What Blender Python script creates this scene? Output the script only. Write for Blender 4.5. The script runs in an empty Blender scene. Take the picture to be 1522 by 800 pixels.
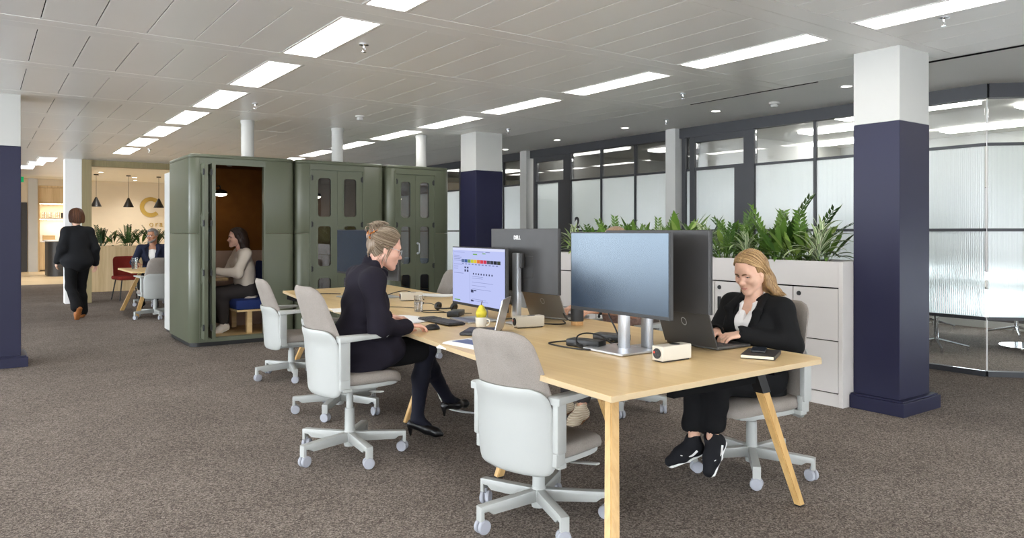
import bpy, bmesh, math, random
import numpy as np
from mathutils import Vector, Matrix, Euler
random.seed(7)
PI = math.pi
SC = bpy.context.scene
COL = SC.collection

# ------------------------------------------------------------------ camera, world, exposure
YAW = math.atan(791.0/1103.0)
EYE = 1.35
cd = bpy.data.cameras.new('camera')
cd.sensor_fit = 'HORIZONTAL'; cd.sensor_width = 36.0
cd.lens = 36.0*1103.0/1522.0
cd.shift_y = -55.0/1522.0
cd.clip_start = 0.05; cd.clip_end = 200
camera = bpy.data.objects.new('camera', cd)
COL.objects.link(camera)
camera.location = (0, 0, EYE)
camera.rotation_euler = (PI/2, 0, -YAW)
SC.camera = camera

wd = bpy.data.worlds.new('daylight'); SC.world = wd
wd.use_nodes = True
wd.node_tree.nodes['Background'].inputs[0].default_value = (0.88, 0.94, 1.0, 1)
wd.node_tree.nodes['Background'].inputs[1].default_value = 8.5
SC.view_settings.view_transform = 'Standard'
SC.view_settings.look = 'None'
SC.view_settings.gamma = 1.0
SC.view_settings.use_curve_mapping = False
SC.view_settings.exposure = 0.78
LAMP = 5.5            # radiance of the ceiling luminaires
SC.cycles.max_bounces = 10
SC.cycles.transparent_max_bounces = 16
SC.cycles.sample_clamp_indirect = 6.0
SC.cycles.caustics_reflective = False
SC.cycles.caustics_refractive = False

# ------------------------------------------------------------------ materials
def lin(c):
    c = c/255.0
    return c/12.92 if c <= 0.04045 else ((c+0.055)/1.055)**2.4
def rgb(r, g, b): return (lin(r), lin(g), lin(b), 1.0)

class N:
    """a tiny node-tree helper"""
    def __init__(s, name):
        s.m = bpy.data.materials.new(name); s.m.use_nodes = True
        s.t = s.m.node_tree; s.b = s.t.nodes['Principled BSDF']; s.out = s.t.nodes['Material Output']
    def n(s, kind, **kw):
        x = s.t.nodes.new(kind)
        for k, v in kw.items():
            if hasattr(x, k): setattr(x, k, v)
            else: x.inputs[k].default_value = v
        return x
    def l(s, a, b): s.t.links.new(a, b)
    def coord(s, scale=(1, 1, 1), which='Object', rot=(0, 0, 0)):
        c = s.n('ShaderNodeTexCoord'); mp = s.n('ShaderNodeMapping')
        s.l(c.outputs[which], mp.inputs[0]); mp.inputs['Scale'].default_value = scale; mp.inputs['Rotation'].default_value = rot
        return mp.outputs[0]
    def ramp(s, fac, stops):
        r = s.n('ShaderNodeValToRGB'); e = r.color_ramp.elements
        while len(e) < len(stops): e.new(0.5)
        for i, (p, c) in enumerate(stops): e[i].position = p; e[i].color = c
        s.l(fac, r.inputs[0]); return r.outputs[0]
    def bump(s, h, strength, dist=0.01):
        b = s.n('ShaderNodeBump'); b.inputs['Strength'].default_value = strength; b.inputs['Distance'].default_value = dist
        s.l(h, b.inputs['Height']); s.l(b.outputs[0], s.b.inputs['Normal'])
    def set(s, **kw):
        for k, v in kw.items(): s.b.inputs[k].default_value = v
        return s

def plain(name, col, rough=0.5, metal=0.0, spec=0.5, var=0.0, scale=6.0, bump=0.0, bscale=200.0, stretch=(1, 1, 1)):
    k = N(name); k.set(Roughness=rough, Metallic=metal); k.b.inputs['Specular IOR Level'].default_value = spec
    k.b.inputs['Base Color'].default_value = col
    if var > 0:
        no = k.n('ShaderNodeTexNoise', Scale=scale, Detail=4.0); k.l(k.coord(stretch), no.inputs['Vector'])
        d = [max(0, x*(1-var)) for x in col[:3]]+[1]; u = [min(1, x*(1+var)) for x in col[:3]]+[1]
        k.l(k.ramp(no.outputs[0], [(0.3, d), (0.7, u)]), k.b.inputs['Base Color'])
    if bump > 0:
        n2 = k.n('ShaderNodeTexNoise', Scale=bscale, Detail=3.0); k.l(k.coord(stretch), n2.inputs['Vector'])
        k.bump(n2.outputs[0], bump, 0.002)
    return k.m

def fabric(name, c0, c1, scale=450.0, rough=0.95, bump=0.25):
    k = N(name); k.set(Roughness=rough); k.b.inputs['Specular IOR Level'].default_value = 0.15
    a = k.n('ShaderNodeTexNoise', Scale=scale, Detail=3.0, Roughness=0.7); k.l(k.coord(), a.inputs['Vector'])
    b = k.n('ShaderNodeTexNoise', Scale=9.0, Detail=3.0); k.l(k.coord(), b.inputs['Vector'])
    mx = k.n('ShaderNodeMath', operation='MULTIPLY_ADD'); k.l(a.outputs[0], mx.inputs[0]); mx.inputs[1].default_value = 0.8
    m2 = k.n('ShaderNodeMath', operation='MULTIPLY'); k.l(b.outputs[0], m2.inputs[0]); m2.inputs[1].default_value = 0.2
    k.l(m2.outputs[0], mx.inputs[2])
    k.l(k.ramp(mx.outputs[0], [(0.35, c0), (0.65, c1)]), k.b.inputs['Base Color'])
    k.bump(a.outputs[0], bump, 0.003)
    return k.m

def wood(name, c0, c1, c2, axis=1, rough=0.45, grain=1.0, scale=1.0):
    k = N(name); k.set(Roughness=rough)
    st = [26.0*scale, 26.0*scale, 26.0*scale]; st[axis] = 1.1*scale
    co = k.coord(tuple(st))
    a = k.n('ShaderNodeTexNoise', Scale=1.0, Detail=6.0, Roughness=0.62, Distortion=0.6); k.l(co, a.inputs['Vector'])
    st2 = [5*scale]*3; st2[axis] = 0.35*scale
    b = k.n('ShaderNodeTexNoise', Scale=1.0, Detail=3.0, Distortion=1.0); k.l(k.coord(tuple(st2)), b.inputs['Vector'])
    mx = k.n('ShaderNodeMix', data_type='FLOAT'); mx.inputs['Factor'].default_value = 0.45
    k.l(a.outputs[0], mx.inputs[2]); k.l(b.outputs[0], mx.inputs[3])
    k.l(k.ramp(mx.outputs[0], [(0.32, c0), (0.5, c1), (0.68, c2)]), k.b.inputs['Base Color'])
    k.bump(a.outputs[0], 0.06*grain, 0.002)
    return k.m

def emit(name, col, strength):
    k = N(name); e = k.n('ShaderNodeEmission'); e.inputs[0].default_value = col; e.inputs[1].default_value = strength
    k.l(e.outputs[0], k.out.inputs[0]); return k.m

def pane_mat(name, tint=(0.97, 0.985, 0.98, 1), gloss=0.10, rough=0.0):
    """clear thin pane: see-through with a Fresnel reflection"""
    k = N(name)
    tr = k.n('ShaderNodeBsdfTransparent'); tr.inputs[0].default_value = tint
    gl = k.n('ShaderNodeBsdfGlossy'); gl.inputs['Roughness'].default_value = rough
    lw = k.n('ShaderNodeLayerWeight'); lw.inputs['Blend'].default_value = 0.35
    ma = k.n('ShaderNodeMath', operation='MULTIPLY_ADD'); ma.use_clamp = True
    k.l(lw.outputs['Fresnel'], ma.inputs[0]); ma.inputs[1].default_value = 0.85; ma.inputs[2].default_value = gloss*0.3
    mx = k.n('ShaderNodeMixShader'); k.l(ma.outputs[0], mx.inputs[0]); k.l(tr.outputs[0], mx.inputs[1]); k.l(gl.outputs[0], mx.inputs[2])
    k.l(mx.outputs[0], k.out.inputs[0]); return k.m

def fluted_mat():
    """reeded film: vertical flutes refract the room behind into horizontal smears"""
    k = N('fluted_glass')
    rf = k.n('ShaderNodeBsdfRefraction'); rf.inputs['Color'].default_value = (0.93, 0.97, 0.97, 1); rf.inputs['Roughness'].default_value = 0.28; rf.inputs['IOR'].default_value = 1.25
    tl = k.n('ShaderNodeBsdfTranslucent'); tl.inputs['Color'].default_value = (0.90, 0.95, 0.96, 1)
    gl = k.n('ShaderNodeBsdfGlossy'); gl.inputs['Roughness'].default_value = 0.18
    w = k.n('ShaderNodeTexWave', wave_type='BANDS', bands_direction='DIAGONAL'); w.inputs['Scale'].default_value = 1.0
    k.l(k.coord((34.0, -34.0, 0.0)), w.inputs['Vector'])
    bp = k.n('ShaderNodeBump'); bp.inputs['Strength'].default_value = 0.35; bp.inputs['Distance'].default_value = 0.012; k.l(w.outputs['Fac'], bp.inputs['Height'])
    for x in (rf, gl): k.l(bp.outputs[0], x.inputs['Normal'])
    m1 = k.n('ShaderNodeMixShader'); m1.inputs[0].default_value = 0.42; k.l(rf.outputs[0], m1.inputs[1]); k.l(tl.outputs[0], m1.inputs[2])
    m2 = k.n('ShaderNodeMixShader'); m2.inputs[0].default_value = 0.10; k.l(m1.outputs[0], m2.inputs[1]); k.l(gl.outputs[0], m2.inputs[2])
    k.l(m2.outputs[0], k.out.inputs[0]); return k.m

M = {}
M['white_paint'] = plain('white_paint', rgb(188, 188, 184), 0.6, var=0.02, scale=3)
M['navy_paint'] = plain('navy_paint', rgb(29, 29, 55), 0.45, spec=0.3, var=0.06, scale=2.5)
M['charcoal'] = plain('charcoal_frame', rgb(52, 53, 57), 0.45, var=0.05)
M['plaster'] = plain('plaster_ceiling', rgb(224, 223, 219), 0.55, spec=0.35, var=0.015, scale=2)
M['warm_wall'] = plain('warm_wall', rgb(208, 194, 170), 0.75, var=0.03, scale=2)
M['pale_wall'] = plain('pale_wall', rgb(222, 216, 205), 0.75, var=0.02, scale=2)
M['gold'] = plain('gold_letters', rgb(176, 146, 66), 0.5, var=0.05)
M['locker'] = plain('locker_white', rgb(206, 201, 197), 0.45, var=0.012, scale=4)
M['black'] = plain('black_plastic', rgb(15, 15, 16), 0.45, var=0.1, scale=30)
M['black_gap'] = plain('black_gap', rgb(14, 14, 15), 0.9, spec=0.1)
M['rubber'] = plain('cable_rubber', rgb(22, 22, 23), 0.5)
M['dark_grey'] = plain('dark_grey_plastic', rgb(50, 49, 49), 0.45, var=0.08, scale=12)
M['silver'] = plain('silver_metal', rgb(196, 198, 202), 0.32, metal=0.75, var=0.03, scale=20)
M['chrome'] = plain('chrome', rgb(220, 222, 225), 0.12, metal=1.0)
M['chair_white'] = plain('chair_white_plastic', rgb(168, 170, 167), 0.42, var=0.01)
M['caster_grey'] = plain('caster_grey', rgb(158, 160, 168), 0.5, var=0.05)
M['chair_fabric'] = fabric('chair_fabric', rgb(126, 119, 113), rgb(158, 150, 143), 420)
M['pod_green'] = plain('pod_green_lacquer', rgb(86, 90, 73), 0.36, var=0.05, scale=3, stretch=(1, 1, 0.4))
M['pod_amber'] = fabric('pod_amber_felt', rgb(84, 50, 18), rgb(124, 78, 32), 200)
M['pod_pink'] = fabric('pod_tan_felt', rgb(150, 124, 108), rgb(184, 158, 140), 200)
M['blue_fabric'] = fabric('blue_upholstery', rgb(28, 40, 84), rgb(48, 62, 112), 380)
M['red_fabric'] = fabric('red_upholstery', rgb(108, 34, 28), rgb(140, 52, 44), 380)
M['soil'] = plain('potting_soil', rgb(46, 36, 28), 0.95, var=0.4, scale=60, bump=0.6, bscale=90)
M['timber_floor'] = wood('timber_floor_boards', rgb(196, 168, 126), rgb(214, 190, 150), rgb(228, 208, 172), 0, 0.4, scale=0.5)
M['oak_top'] = wood('oak_table_top', rgb(206, 174, 122), rgb(219, 189, 137), rgb(229, 203, 156), 1, 0.36)
M['oak_edge'] = plain('oak_plywood_edge', rgb(190, 167, 130), 0.5, var=0.05, scale=3)
M['oak_leg'] = wood('oak_leg', rgb(176, 138, 84), rgb(200, 162, 104), rgb(216, 180, 124), 2, 0.42)
M['oak_panel'] = wood('oak_panel', rgb(186, 158, 116), rgb(206, 180, 138), rgb(218, 194, 154), 2, 0.5)
M['ply'] = wood('birch_plywood', rgb(196, 160, 106), rgb(214, 182, 130), rgb(224, 196, 148), 0, 0.45)
M['olive_wood'] = plain('olive_stained_post', rgb(150, 136, 100), 0.5, var=0.08, stretch=(8, 8, 0.5))
M['lamp'] = emit('luminaire_diffuser', (1.0, 0.975, 0.93, 1), LAMP)
M['lamp_room'] = emit('meeting_room_diffuser', (1.0, 0.975, 0.93, 1), 11.0)
M['lamp_small'] = emit('downlight_diffuser', (1.0, 0.97, 0.9, 1), LAMP)
M['pod_lamp'] = emit('pod_lamp_glow', (1.0, 0.86, 0.62, 1), 6.0)
M['warm_strip'] = emit('warm_strip_light', (1.0, 0.84, 0.62, 1), 14.0)
M['pane'] = pane_mat('clear_pane')
M['lens'] = pane_mat('spectacle_lens', (0.97, 0.98, 0.98, 1), 0.0)
M['lens'].node_tree.nodes['Math'].inputs[1].default_value = 0.12
M['pod_pane'] = pane_mat('pod_door_pane', (0.80, 0.82, 0.82, 1), 0.25)
M['fluted'] = fluted_mat()
M['green_sign'] = emit('exit_sign_face', rgb(30, 140, 80), 0.8)
M['paper'] = plain('white_paper', rgb(238, 238, 236), 0.7)
M['blue_paper'] = plain('blue_print', rgb(96, 108, 150), 0.6, var=0.1)
M['ceramic'] = plain('white_ceramic', rgb(236, 232, 220), 0.2)
M['pear_skin'] = plain('pear_skin', rgb(222, 206, 62), 0.4, var=0.12, scale=40)
M['stem_brown'] = plain('stem_brown', rgb(84, 62, 36), 0.7)
M['cork'] = plain('cork', rgb(206, 164, 110), 0.8, var=0.15, scale=80)
M['mug_black'] = plain('matt_black_ceramic', rgb(40, 40, 42), 0.55)
M['box_white'] = plain('power_box_white', rgb(200, 194, 180), 0.45)
M['red_dot'] = plain('red_marker', rgb(210, 60, 40), 0.5)
k = N('clear_glass'); k.set(Roughness=0.0, IOR=1.45); k.b.inputs['Transmission Weight'].default_value = 1.0; M['glass'] = k.m
k = N('water'); k.set(Roughness=0.0, IOR=1.33); k.b.inputs['Transmission Weight'].default_value = 1.0; M['water'] = k.m

def carpet():
    k = N('carpet_loop_pile'); k.set(Roughness=1.0); k.b.inputs['Specular IOR Level'].default_value = 0.05
    co = k.coord()
    v = k.n('ShaderNodeTexVoronoi', Scale=150.0); k.l(co, v.inputs['Vector'])
    a = k.n('ShaderNodeTexNoise', Scale=210.0, Detail=5.0, Roughness=0.8); k.l(co, a.inputs['Vector'])
    b = k.n('ShaderNodeTexNoise', Scale=1.3, Detail=4.0, Roughness=0.6); k.l(co, b.inputs['Vector'])
    sep = k.n('ShaderNodeSeparateColor'); k.l(v.outputs['Color'], sep.inputs[0])
    m1 = k.n('ShaderNodeMix', data_type='FLOAT'); m1.inputs['Factor'].default_value = 0.5; k.l(sep.outputs[0], m1.inputs[2]); k.l(a.outputs[0], m1.inputs[3])
    m2 = k.n('ShaderNodeMix', data_type='FLOAT'); m2.inputs['Factor'].default_value = 0.2; k.l(m1.outputs[0], m2.inputs[2]); k.l(b.outputs[0], m2.inputs[3])
    k.l(k.ramp(m2.outputs[0], [(0.22, rgb(64, 58, 54)), (0.5, rgb(116, 107, 100)), (0.75, rgb(164, 154, 145))]), k.b.inputs['Base Color'])
    k.bump(v.outputs['Distance'], 0.7, 0.004)
    return k.m
M['carpet'] = carpet()
def metal_ceiling():
    k = N('metal_ceiling_tile'); k.set(Roughness=0.30, Metallic=0.0); k.b.inputs['Specular IOR Level'].default_value = 0.7
    a = k.n('ShaderNodeTexNoise', Scale=1.0, Detail=2.0); k.l(k.coord((0.7, 0.7, 0.7)), a.inputs['Vector'])
    k.l(k.ramp(a.outputs[0], [(0.3, rgb(232, 230, 226)), (0.7, rgb(240, 238, 234))]), k.b.inputs['Base Color'])
    return k.m
M['ceil_metal'] = metal_ceiling()

# ------------------------------------------------------------------ mesh helpers
def frame_z(d):
    d = Vector(d).normalized()
    a = Vector((1, 0, 0)) if abs(d.x) < 0.9 else Vector((0, 1, 0))
    u = d.cross(a).normalized(); v = d.cross(u)
    return Matrix((u, v, d)).transposed()

class MB:
    def __init__(s): s.b = bmesh.new(); s.mi = 0
    def _tag(s, faces):
        for f in faces: f.material_index = s.mi
    def add(s, verts, faces, mat=None):
        vs = [s.b.verts.new(mat @ Vector(v) if mat else v) for v in verts]
        out = []
        for f in faces:
            try: out.append(s.b.faces.new([vs[i] for i in f]))
            except ValueError: pass
        s._tag(out); return out
    def box(s, c, d, rot=None, bevel=0.0, seg=2):
        t = bmesh.new(); bmesh.ops.create_cube(t, size=1.0)
        for v in t.verts: v.co = Vector((v.co.x*d[0], v.co.y*d[1], v.co.z*d[2]))
        if bevel > 0: bmesh.ops.bevel(t, geom=list(t.edges), offset=min(bevel, min(d)*0.49), segments=seg, affect='EDGES', profile=0.5)
        m = Matrix.Translation(c) @ (rot.to_4x4() if rot else Matrix.Identity(4))
        s.merge(t, m); return s
    def merge(s, t, m=None):
        t.verts.index_update()
        s.add([v.co.copy() for v in t.verts], [[v.index for v in f.verts] for f in t.faces], m); t.free()
    def span(s, a, b, bevel=0.0):
        a = Vector(a); b = Vector(b)
        return s.box((a+b)/2, [abs(x) for x in (b-a)], None, bevel)
    def cyl(s, p0, p1, r0, r1=None, seg=16, cap=True):
        p0 = Vector(p0); p1 = Vector(p1); r1 = r0 if r1 is None else r1
        R = frame_z(p1-p0); vs = []; n = seg
        for p, r in ((p0, r0), (p1, r1)):
            for i in range(n):
                a = 2*PI*i/n; vs.append(p + R @ Vector((math.cos(a)*r, math.sin(a)*r, 0)))
        fs = [[i, (i+1) % n, n+(i+1) % n, n+i] for i in range(n)]
        if cap: fs += [list(range(n))[::-1], list(range(n, 2*n))]
        s.add(vs, fs); return s
    def tube(s, pts, r, seg=8, smooth_n=0, closed=False):
        pts = [Vector(p) for p in pts]
        if smooth_n: pts = catmull(pts, smooth_n)
        n = len(pts); rr = r if isinstance(r, (list, tuple)) else [r]*n
        if len(rr) != n: rr = [rr[0]+(rr[-1]-rr[0])*i/(n-1) for i in range(n)]
        vs = []; up = None
        for i, p in enumerate(pts):
            d = (pts[min(i+1, n-1)]-pts[max(i-1, 0)]).normalized()
            if up is None: up = frame_z(d).col[0].copy()
            u = (up - d*up.dot(d)); u = u.normalized() if u.length > 1e-6 else frame_z(d).col[0].copy(); up = u
            v = d.cross(u)
            for j in range(seg):
                a = 2*PI*j/seg; vs.append(p+(u*math.cos(a)+v*math.sin(a))*rr[i])
        fs = []
        for i in range(n-1):
            for j in range(seg): fs.append([i*seg+j, i*seg+(j+1) % seg, (i+1)*seg+(j+1) % seg, (i+1)*seg+j])
        fs += [list(range(seg))[::-1], list(range((n-1)*seg, n*seg))]
        s.add(vs, fs); return s
    def lathe(s, prof, seg=24, c=(0, 0, 0), rot=None):
        m = Matrix.Translation(c) @ (rot.to_4x4() if rot else Matrix.Identity(4))
        vs = []; rows = []
        for r, z in prof:
            if r < 1e-6: rows.append([len(vs)]); vs.append((0, 0, z))
            else:
                rows.append(list(range(len(vs), len(vs)+seg)))
                vs += [(r*math.cos(2*PI*i/seg), r*math.sin(2*PI*i/seg), z) for i in range(seg)]
        fs = []
        for a, b in zip(rows, rows[1:]):
            for i in range(seg):
                q = [a[i % len(a)], a[(i+1) % len(a)], b[(i+1) % len(b)], b[i % len(b)]]
                q2 = []
                for x in q:
                    if x not in q2: q2.append(x)
                if len(q2) >= 3: fs.append(q2)
        s.add(vs, fs, m); return s
    def prism(s, poly, z0, z1, m=None, bevel=0.0):
        t = bmesh.new(); n = len(poly)
        a = [t.verts.new((x, y, z0)) for x, y in poly]; b = [t.verts.new((x, y, z1)) for x, y in poly]
        t.faces.new(a[::-1]); t.faces.new(b)
        for i in range(n): t.faces.new([a[i], a[(i+1) % n], b[(i+1) % n], b[i]])
        if bevel > 0:
            bmesh.ops.recalc_face_normals(t, faces=list(t.faces))
            ed = [e for e in t.edges if abs(e.verts[0].co.z-e.verts[1].co.z) < 1e-7]
            bmesh.ops.bevel(t, geom=ed, offset=bevel, segments=2, affect='EDGES', profile=0.5)
        s.merge(t, m); return s
    def ring(s, outer, inner, z0, z1, m=None):
        """flat frame between two polygons of equal length"""
        n = len(outer); vs = [(x, y, z) for z in (z0, z1) for P in (outer, inner) for x, y in P]
        fs = []
        for i in range(n):
            j = (i+1) % n
            fs += [[i, j, n+j, n+i][::-1], [2*n+i, 2*n+j, 3*n+j, 3*n+i], [i, 2*n+i, 2*n+j, j][::-1], [n+i, n+j, 3*n+j, 3*n+i][::-1]]
        s.add(vs, fs, m); return s
    def ell(s, c, r, rot=None, seg=16, rings=10):
        prof = [(math.sin(PI*i/rings), -math.cos(PI*i/rings)) for i in range(rings+1)]
        prof[0] = (0, -1); prof[-1] = (0, 1)
        m = Matrix.Translation(c) @ (rot.to_4x4() if rot else Matrix.Identity(4)) @ Matrix.Diagonal((*r, 1))
        t = MB(); t.lathe(prof, seg); s.merge(t.b, m); return s
    def obj(s, name, mat, parent=None, smooth=False, loc=None, recalc=True):
        if recalc: bmesh.ops.recalc_face_normals(s.b, faces=list(s.b.faces))
        me = bpy.data.meshes.new(name); s.b.to_mesh(me); s.b.free()
        for x in (mat if isinstance(mat, (list, tuple)) else [mat]): me.materials.append(x)
        if smooth:
            me.polygons.foreach_set('use_smooth', [True]*len(me.polygons))
            me.set_sharp_from_angle(angle=math.radians(smooth if smooth > 1 else 38))
        o = bpy.data.objects.new(name, me); COL.objects.link(o)
        if parent is not None: o.parent = parent
        if loc is not None: o.location = loc
        return o

def catmull(P, n):
    out = []
    for i in range(len(P)-1):
        a = P[max(i-1, 0)]; b = P[i]; c = P[i+1]; d = P[min(i+2, len(P)-1)]
        for k in range(n):
            t = k/n
            out.append(0.5*((2*b)+(c-a)*t+(2*a-5*b+4*c-d)*t*t+(3*b-a-3*c+d)*t**3))
    out.append(P[-1]); return out
def rrect(w, h, r, n=5, cx=0, cy=0):
    out = []
    for sx, sy, a0 in ((1, 1, 0), (-1, 1, PI/2), (-1, -1, PI), (1, -1, 1.5*PI)):
        for i in range(n+1):
            a = a0+PI/2*i/n
            out.append((cx+sx*(w/2-r)+r*math.cos(a), cy+sy*(h/2-r)+r*math.sin(a)))
    return out
def RX(a): return Matrix.Rotation(a, 3, 'X')
def RY(a): return Matrix.Rotation(a, 3, 'Y')
def RZ(a): return Matrix.Rotation(a, 3, 'Z')
def tag(o, label, cat, group=None, kind=None):
    if label: o['label'] = label
    if cat: o['category'] = cat
    if group: o['group'] = group
    if kind: o['kind'] = kind
    return o
def thing(name, label, cat, loc=(0, 0, 0), rz=0.0, group=None):
    o = bpy.data.objects.new(name, None); COL.objects.link(o); o.empty_display_size = 0.1
    o.location = loc; o.rotation_euler = (0, 0, rz)
    return tag(o, label, cat, group)
def struct(o): o['kind'] = 'structure'; return o
def dup(root, loc=None, rz=None, label=None, group=None):
    def rec(o, par):
        c = o.copy(); COL.objects.link(c); c.parent = par
        for ch in list(o.children): rec(ch, c)
        return c
    r = rec(root, None)
    if loc is not None: r.location = loc
    if rz is not None: r.rotation_euler = (0, 0, rz)
    if label: r['label'] = label
    if group: r['group'] = group
    return r
def part_copy(o, parent, loc=None, rot=None, name=None):
    c = o.copy(); COL.objects.link(c); c.parent = parent
    if name: c.name = name
    if loc is not None: c.location = loc
    if rot is not None: c.rotation_euler = rot
    return c
# ================================================================== THE SETTING
CEIL = 2.73
mb = MB(); mb.span((-8, -8, -0.06), (13, 22.5, 0)); struct(mb.obj('floor', M['carpet']))
mb = MB(); mb.span((-8, 22.5, -0.06), (13, 31, 0)); struct(mb.obj('floor', M['timber_floor']))

# metal tile ceiling: dark void above, separate tiles and bands hung in it
GX0, GP = 0.32, 0.31          # tile grid across
GY0 = 4.18                    # a cross band starts at GY0 + 1.5 k and is 0.30 wide
LI, RI = 5, 14                # tile columns that hold the luminaires
mb = MB(); mb.span((-8, -8, CEIL+0.012), (6.22, 16.3, CEIL+0.08)); mb.span((-8, 16.3, CEIL+0.012), (1.66, 21.6, CEIL+0.08))
ceiling = struct(mb.obj('ceiling', M['black_gap']))
mb = MB(); mb.span((0.004, 0.003, -0.001), (GP-0.003, 1.197, 0.011), 0.0015)
tile = mb.obj('ceiling_panel', M['ceil_metal'], ceiling); first = True
lit_cells = {(LI, k) for k in range(-5, 8)} | {(RI, k) for k in range(-5, 8)} | {(-4, k) for k in range(-5, 4)}
far = MB()
for k in range(-8, 9):
    for i in range(-27, 19):
        if (i, k) in lit_cells: continue
        x, y = GX0+GP*i, GY0+0.30+1.5*k
        if i >= 0 and -2 <= k <= 7 and not (k == 7 and i > 8):
            if first: tile.location = (x, y, CEIL); first = False
            else: part_copy(tile, ceiling, (x, y, CEIL))
        elif y < 15: far.span((x+0.004, y+0.003, CEIL), (x+GP-0.003, y+1.197, CEIL+0.011))
far.span((-8, 16.2, CEIL), (1.668, 21.668, CEIL+0.011))
far.span((-8, 15.0, CEIL), (6.22, 16.22, CEIL+0.011))
o = far.obj('ceiling_panel_field', M['ceil_metal'], ceiling); o['kind'] = 'stuff'
mb = MB(); mb.span((-8, 0.002, -0.002), (6.215, 0.146, 0.011)); mb.span((-8, 0.15, -0.002), (6.215, 0.298, 0.011))
band = mb.obj('ceiling_band', M['ceil_metal'], ceiling)
for n, k in enumerate(range(-8, 8)):
    b = band if n == 0 else part_copy(band, ceiling)
    b.location = (0, GY0+1.5*k, CEIL)
# plaster soffit along the meeting rooms and inside them
mb = MB(); mb.span((6.225, -8, CEIL), (13, 16.3, CEIL+0.08)); soffit = struct(mb.obj('ceiling', M['plaster']))
mb = MB()
for a in (0.0, 0.03): mb.span((6.24+a, -1.0, CEIL-0.004), (6.255+a, 3.3, CEIL+0.002))
mb.obj('air_slot', M['black_gap'], soffit)
mb = MB(); mb.span((6.24, 3.9, CEIL-0.003), (6.262, 5.4, CEIL+0.002)); mb.obj('air_slot', M['black_gap'], soffit)
# higher plaster ceiling over the cafe
mb = MB(); mb.span((-8, 16.3, 3.17), (13, 31, 3.25)); cafe_ceil = struct(mb.obj('ceiling', M['plaster']))
mb = MB(); mb.span((1.66, 16.3, CEIL), (13, 16.36, 3.17)); mb.span((1.60, 16.36, CEIL+0.012), (1.667, 21.6, 3.17)); mb.span((-8, 21.6, CEIL+0.012), (1.667, 21.667, 3.17))
struct(mb.obj('wall_upstand', M['pale_wall']))
mb = MB(); mb.span((1.736, 16.22, 2.61), (9, 16.36, CEIL)); struct(mb.obj('trim_1', M['olive_wood']))
mb = MB(); mb.span((1.575, 16.18, 0), (1.735, 16.40, CEIL)); struct(mb.obj('trim_2', M['olive_wood']))
# white pier beside the wooden post
mb = MB(); mb.span((1.30, 16.20, 0), (1.572, 16.55, CEIL)); struct(mb.obj('wall_pier', M['paper']))

# square columns: white heads, navy shafts, plinths
def column(name, x0, y0, x1, y1, navy, pj=0.06):
    m = MB(); m.span((x0, y0, navy), (x1, y1, CEIL), 0.004); c = struct(m.obj(name, M['white_paint']))
    m = MB(); m.span((x0-0.002, y0-0.002, 0), (x1+0.002, y1+min(pj, 0.002), navy), 0.004); m.obj('painted_shaft', M['navy_paint'], c)
    m = MB(); m.span((x0-0.06, y0-0.06, 0), (x1+0.06, y1+pj, 0.10), 0.003)
    m.span((x0-0.045, y0-0.045, 0.10), (x1+0.045, y1+pj*0.75, 0.112), 0.002)
    m.obj('plinth', M['navy_paint'], c); return c
column('wall_column', 5.50, 2.775, 5.945, 3.13, 2.175, 0.0)
column('wall_column', 5.53, 8.56, 5.97, 8.96, 2.20)
column('wall_column', -0.12, 8.93, 0.335, 9.36, 2.21)

M['board_grey'] = plain('grey_pin_board', rgb(196, 198, 202), 0.9)
# glazed partition to the meeting rooms
WX = 7.65
wall = MB(); wall.span((WX-0.05, 3.03, 2.60), (WX+0.05, 16.2, CEIL)); wall.span((WX-0.03, 3.05, 0), (WX+0.03, 16.2, 0.05))
partition = struct(wall.obj('wall_right', M['charcoal']))
def piece(name, a, b, mat=None):
    m = MB(); m.span(a, b); return m.obj(name, mat or M['charcoal'], partition)
for y in (10.92, 8.335, 7.62, 4.80, 3.95, 12.4, 13.6, 14.8): piece('mullion', (WX-0.02, y-0.016, 0.05), (WX+0.02, y+0.016, 2.60))
for y, h in ((9.965, 0.035), (9.12, 0.085), (6.70, 0.03), (6.555, 0.04), (5.67, 0.075)): piece('door_post', (WX-0.035, y-h, 0.05), (WX+0.035, y+h, 2.60))
for y0 in (5.745, 9.205): piece('door_stile', (WX-0.03, y0, 0.05), (WX+0.03, y0+0.14, 2.17))
for y0, y1 in ((5.745, 6.515), (9.205, 9.93)):
    piece('door_head', (WX-0.033, y0, 2.52), (WX+0.033, y1, 2.60))
    piece('door_head', (WX-0.025, y0, 2.155), (WX+0.025, y1, 2.195))
BAYS = [(3.06, 3.95), (3.95, 4.80), (4.80, 5.60), (5.745, 6.515), (6.595, 6.68), (6.95, 7.62), (7.62, 8.335), (8.335, 9.04), (9.205, 9.93), (10.26, 10.92), (10.92, 12.4), (12.4, 13.6), (13.6, 14.8), (14.8, 16.2)]
for y0, y1 in BAYS:
    for z in (2.17, 1.37, 0.54): piece('transom', (WX-0.015, y0, z-0.014), (WX+0.015, y1, z+0.014))
    piece('clear_pane', (WX-0.005, y0+0.01, 2.185), (WX+0.005, y1-0.01, 2.60), M['pane'])
    piece('fluted_pane', (WX-0.004, y0+0.01, 0.555), (WX+0.004, y1-0.01, 2.155), M['fluted'])
    piece('clear_pane', (WX-0.005, y0+0.01, 0.05), (WX+0.005, y1-0.01, 0.525), M['pane'])
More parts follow.
